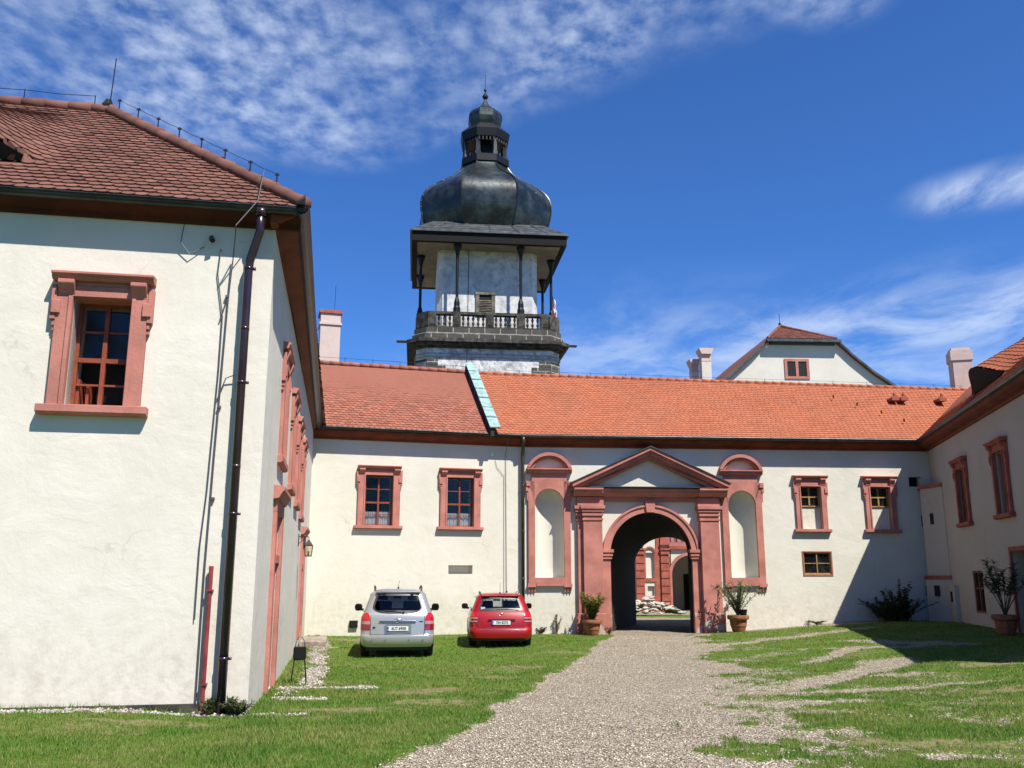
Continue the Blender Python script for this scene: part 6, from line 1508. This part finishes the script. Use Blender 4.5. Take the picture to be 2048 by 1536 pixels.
def silver_car():
    x, y = -2.78, 22.75; root = empty('parked_car', (x, y, hz(x, y) - .0), R(7.5), 'silver compact SUV parked on the lawn before the old range', 'car', 'cars parked on the lawn')
    LVs = [(.26, .82, .10, 4.20, .16), (.33, .87, .03, 4.27, .18), (.50, .895, .0, 4.32, .18), (.535, .895, .01, 4.32, .18), (.56, .897, .07, 4.33, .16), (.75, .90, .085, 4.33, .16), (.95, .893, .11, 4.22, .16), (1.02, .865, .13, 3.60, .16),
           (1.06, .835, .15, 3.35, .16), (1.2, .785, .21, 3.12, .16), (1.35, .735, .28, 2.85, .16), (1.50, .68, .36, 2.52, .16), (1.56, .645, .40, 2.35, .16), (1.60, .58, .46, 2.2, .18), (1.625, .48, .55, 2.1, .2), (1.64, .30, .75, 1.95, .2)]
    zs = [.26, .295, .33, .42, .50, .535, .56, .65, .75, .85, .92, .95, .985, 1.02, 1.04, 1.06] + [1.06 + .44 * i / 14 for i in range(1, 15)] + [1.53, 1.56, 1.58, 1.60, 1.6125, 1.625, 1.6325, 1.64]
    def rw(z):
        if not 1.05 <= z <= 1.51: return None
        pts = [(1.05, .26), (1.065, .40), (1.09, .50), (1.13, .575), (1.18, .615), (1.24, .605), (1.38, .565), (1.46, .54), (1.49, .52), (1.51, .48)]; return float(np.interp(z, [p[0] for p in pts], [p[1] for p in pts]))
    at, ry, patch = make_car(dict(levels=LVs, zs=zs, bow=.07, paint='car_silver', gz=(1.09, 1.49), pillar=1.75, rw=rw, rwz=(1.05, 1.51), frit=.05, glass='glass_tint', wheel=.345, axles=(.82, 3.45)), root)
    for s in (-1, 1):
        def lim(za):
            pts = [(.66, .665, .90), (.80, .665, .897), (.95, .675, .885), (1.03, .70, .845), (1.07, .735, .81)]; return float(np.interp(za, [p[0] for p in pts], [p[1] for p in pts])), float(np.interp(za, [p[0] for p in pts], [p[2] for p in pts]))
        fa = lambda z: s * lim(z)[0 if s > 0 else 1]; fb = lambda z: s * lim(z)[1 if s > 0 else 0]
        tl = patch('tail_light', .66, .80, fa, fb, 'lamp_dark_red', .012, 10, 6); patch('indicator_lens', .80, .87, fa, fb, 'lamp_clear', .013, 10, 4, tl); patch('brake_lens', .87, 1.07, fa, fb, 'lamp_red', .014, 10, 10, tl)
    k = MB()
    for s in (-1, 1): k.tube([(s * .655, ry(.655, z) - .003, z) for z in (.54, .7, .85, .95, 1.0)], .006, 5)
    k.tube([(x, ry(x, .555) - .012, .553) for x in [-.66 + i * .11 for i in range(13)]], .010, 5); k.build('panel_gaps', 'trim_black', root)
    k = MB(); v = []                      # number-plate recess
    k.box(-.30, .33, .055, .075, .60, .80); k.build('plate_recess', 'car_silver_dark', root)
    k = MB(); k.tube([(x, ry(x, .86) - .02, .865) for x in [-.44 + i * .088 for i in range(11)]], .022, 8); k.build('chrome_bar', 'chrome', root)
    em = MB(); em.tube([(.082 * math.cos(2 * math.pi * i / 24), ry(0, .9) - .03, .885 + .045 * math.sin(2 * math.pi * i / 24)) for i in range(25)], .008, 6); e = em.build('emblem', 'chrome', root); text_mesh('H', .085, 'chrome', 'emblem_letter', e, (0, ry(0, .9) - .035, .885), shear=.35, sx=1.1)
    k = MB(); k.box(.52, .62, ry(.57, .86) - .012, ry(.57, .86), .855, .87); k.box(-.60, -.54, ry(.57, .72) - .016, ry(.57, .72) - .008, .705, .74); k.build('badge', 'trim_black', root)
    plate(root, .052, .695, '4U7 6958')
    mirrors(root, .94, 2.72, 1.13, .20, .19)
    for s in (-1, 1):
        k = MB(); k.tube([(s * .58, .62, 1.585), (s * .585, .70, 1.665), (s * .60, 1.3, 1.70), (s * .60, 2.1, 1.69), (s * .585, 2.25, 1.62)], .02, 8); k.build('roof_rail', 'trim_black', root, smooth=True)
    k = MB(); k.tube([(0, .75, 1.63), (-.0, .72, 1.68)], .02, 8); k.tube([(0, .74, 1.67), (.02, .55, 1.83)], .005, 5); k.build('aerial', 'trim_black', root)
    k = MB(); k.tube([(.14, ry(.1, 1.09) - .03, 1.09), (-.05, ry(.1, 1.11) - .035, 1.115), (-.32, ry(.3, 1.13) - .03, 1.12)], .010, 6); k.tube([(.14, ry(.1, 1.08) - .0, 1.08), (.14, ry(.1, 1.09) - .05, 1.09)], .022, 8); k.build('wiper', 'trim_black', root)
    k = MB()
    for x_ in (-.34, .34): k.box(x_ - .035, x_ + .035, ry(.34, 1.49) - .03, ry(.34, 1.49) + .02, 1.475, 1.535)
    k.build('glass_hinge', 'trim_black', root)
    k = MB(); k.prism([(.33, 1.56), (.40, 1.52), (.62, 1.59), (.55, 1.605)], -.55, .55, 'x'); k.build('spoiler', 'car_silver', root, bevel=.01)
    k = MB(); 
    for x_ in (-.62, -.28, .28, .62): k.lathe([(.02, -.006), (.02, .006)], 8); 
    k.v = [(q[0] + (-.62, -.28, .28, .62)[i // 16], ry(.5, .45) - .006 - q[2] * .5 + (-.02 if abs((-.62, -.28, .28, .62)[i // 16]) < .5 else .0), .44 + q[1]) for i, q in enumerate(k.v)]; k.build('parking_sensor', 'car_silver_dark', root)
silver_car()

def red_car():
    x, y = -.30, 25.95; root = empty('parked_car', (x, y, hz(x, y)), R(3.5), 'red estate car parked on the lawn left of the gate', 'car', 'cars parked on the lawn')
    LVs = [(.22, .80, .10, 4.32, .18), (.28, .855, .02, 4.40, .2), (.40, .88, .0, 4.45, .2), (.50, .885, .02, 4.47, .2), (.53, .885, .05, 4.47, .2), (.70, .885, .07, 4.45, .2), (.85, .872, .12, 4.3, .2), (.95, .84, .17, 3.75, .18),
           (1.00, .81, .21, 3.40, .18), (1.15, .755, .30, 3.1, .17), (1.28, .70, .385, 2.82, .17), (1.38, .655, .45, 2.55, .17), (1.42, .62, .47, 2.4, .17), (1.45, .55, .52, 2.25, .18), (1.465, .45, .65, 2.15, .2), (1.475, .28, .85, 2.0, .2)]
    zs = [.22, .25, .28, .34, .40, .50, .515, .53, .6, .70, .78, .85, .9, .95, .975, 1.0] + [1.0 + .38 * i / 14 for i in range(1, 15)] + [1.40, 1.42, 1.435, 1.45, 1.4575, 1.465, 1.47, 1.475]
    def rw(z):
        if not 1.00 <= z <= 1.345: return None
        pts = [(1.0, .57), (1.02, .60), (1.06, .60), (1.2, .56), (1.31, .52), (1.33, .50), (1.345, .46)]; return float(np.interp(z, [p[0] for p in pts], [p[1] for p in pts]))
    at, ry, patch = make_car(dict(levels=LVs, zs=zs, bow=.09, paint='car_red', gz=(1.02, 1.35), pillar=1.75, rw=rw, rwz=(1.0, 1.345), frit=.055, glass='glass_clear', wheel=.315, axles=(.90, 3.55)), root)
    for s in (-1, 1):
        def lim(z): pts = [(.70, .66, .88), (.82, .645, .875), (.92, .66, .85), (.98, .70, .815)]; return float(np.interp(z, [p[0] for p in pts], [p[1] for p in pts])), float(np.interp(z, [p[0] for p in pts], [p[2] for p in pts]))
        fa = lambda z: s * lim(z)[0 if s > 0 else 1]; fb = lambda z: s * lim(z)[1 if s > 0 else 0]
        tl = patch('tail_light', .82, .98, fa, fb, 'lamp_red', .010, 10, 8); patch('reversing_lens', .70, .73, fa, fb, 'lamp_clear', .011, 8, 3, tl); patch('fog_lens', .73, .79, fa, fb, 'lamp_dark_red', .010, 8, 3, tl); patch('indicator_lens', .79, .82, fa, fb, 'lamp_clear', .011, 8, 3, tl)
    k = MB()
    for s in (-1, 1): k.tube([(s * .64, ry(.64, z) - .002, z) for z in (.54, .7, .85, .96)], .005, 5)
    k.tube([(x_, ry(x_, .53) - .004, .527) for x_ in [-.64 + i * .107 for i in range(13)]], .006, 5); k.build('panel_gaps', 'trim_black', root)
    k = MB(); k.tube([(x_, ry(x_, .5) - .004, .495) for x_ in [-.5 + i * .1 for i in range(11)]], .008, 6); k.build('chrome_bar', 'chrome', root)
    k = MB(); k.box(-.36, .40, .06, .075, .745, .775); k.build('tailgate_handle', 'trim_black', root)
    em = MB(); em.tube([(.062 * math.cos(2 * math.pi * i / 24), ry(0, .9) - .012, .905 + .032 * math.sin(2 * math.pi * i / 24)) for i in range(25)], .005, 6); e = em.build('emblem', 'chrome', root); text_mesh('KIA', .042, 'chrome', 'emblem_letters', e, (0, ry(0, .9) - .014, .905))
    plate(root, .052, .68, '7S4 8270')
    mirrors(root, .89, 2.78, 1.06, .19, .17)
    for s in (-1, 1):
        k = MB(); k.tube([(s * .55, .66, 1.43), (s * .56, .76, 1.485), (s * .57, 1.4, 1.505), (s * .57, 2.2, 1.49), (s * .55, 2.35, 1.44)], .016, 8); k.build('roof_rail', 'rim' if s > 0 else 'trim_black', root, smooth=True)
    k = MB(); k.lathe([(.03, 1.455), (.02, 1.50)], 8, 0, .75); k.tube([(0, .74, 1.49), (.0, .60, 1.78)], .0045, 5); k.build('aerial', 'trim_black', root)
    k = MB(); k.tube([(.50, ry(.5, 1.02) - .02, 1.02), (.2, ry(.2, 1.045) - .025, 1.05), (-.12, ry(.1, 1.04) - .02, 1.035)], .011, 6); k.build('wiper', 'trim_black', root)
    k = MB(); k.box(-.56, -.44, ry(.5, 1.06) - .016, ry(.5, 1.06) - .012, 1.03, 1.10); k.build('window_sticker', 'sticker', root)
    k = MB(); k.prism([(.40, 1.405), (.44, 1.375), (.62, 1.42), (.56, 1.445)], -.52, .52, 'x'); k.build('spoiler', 'car_red', root, bevel=.008)
red_car()
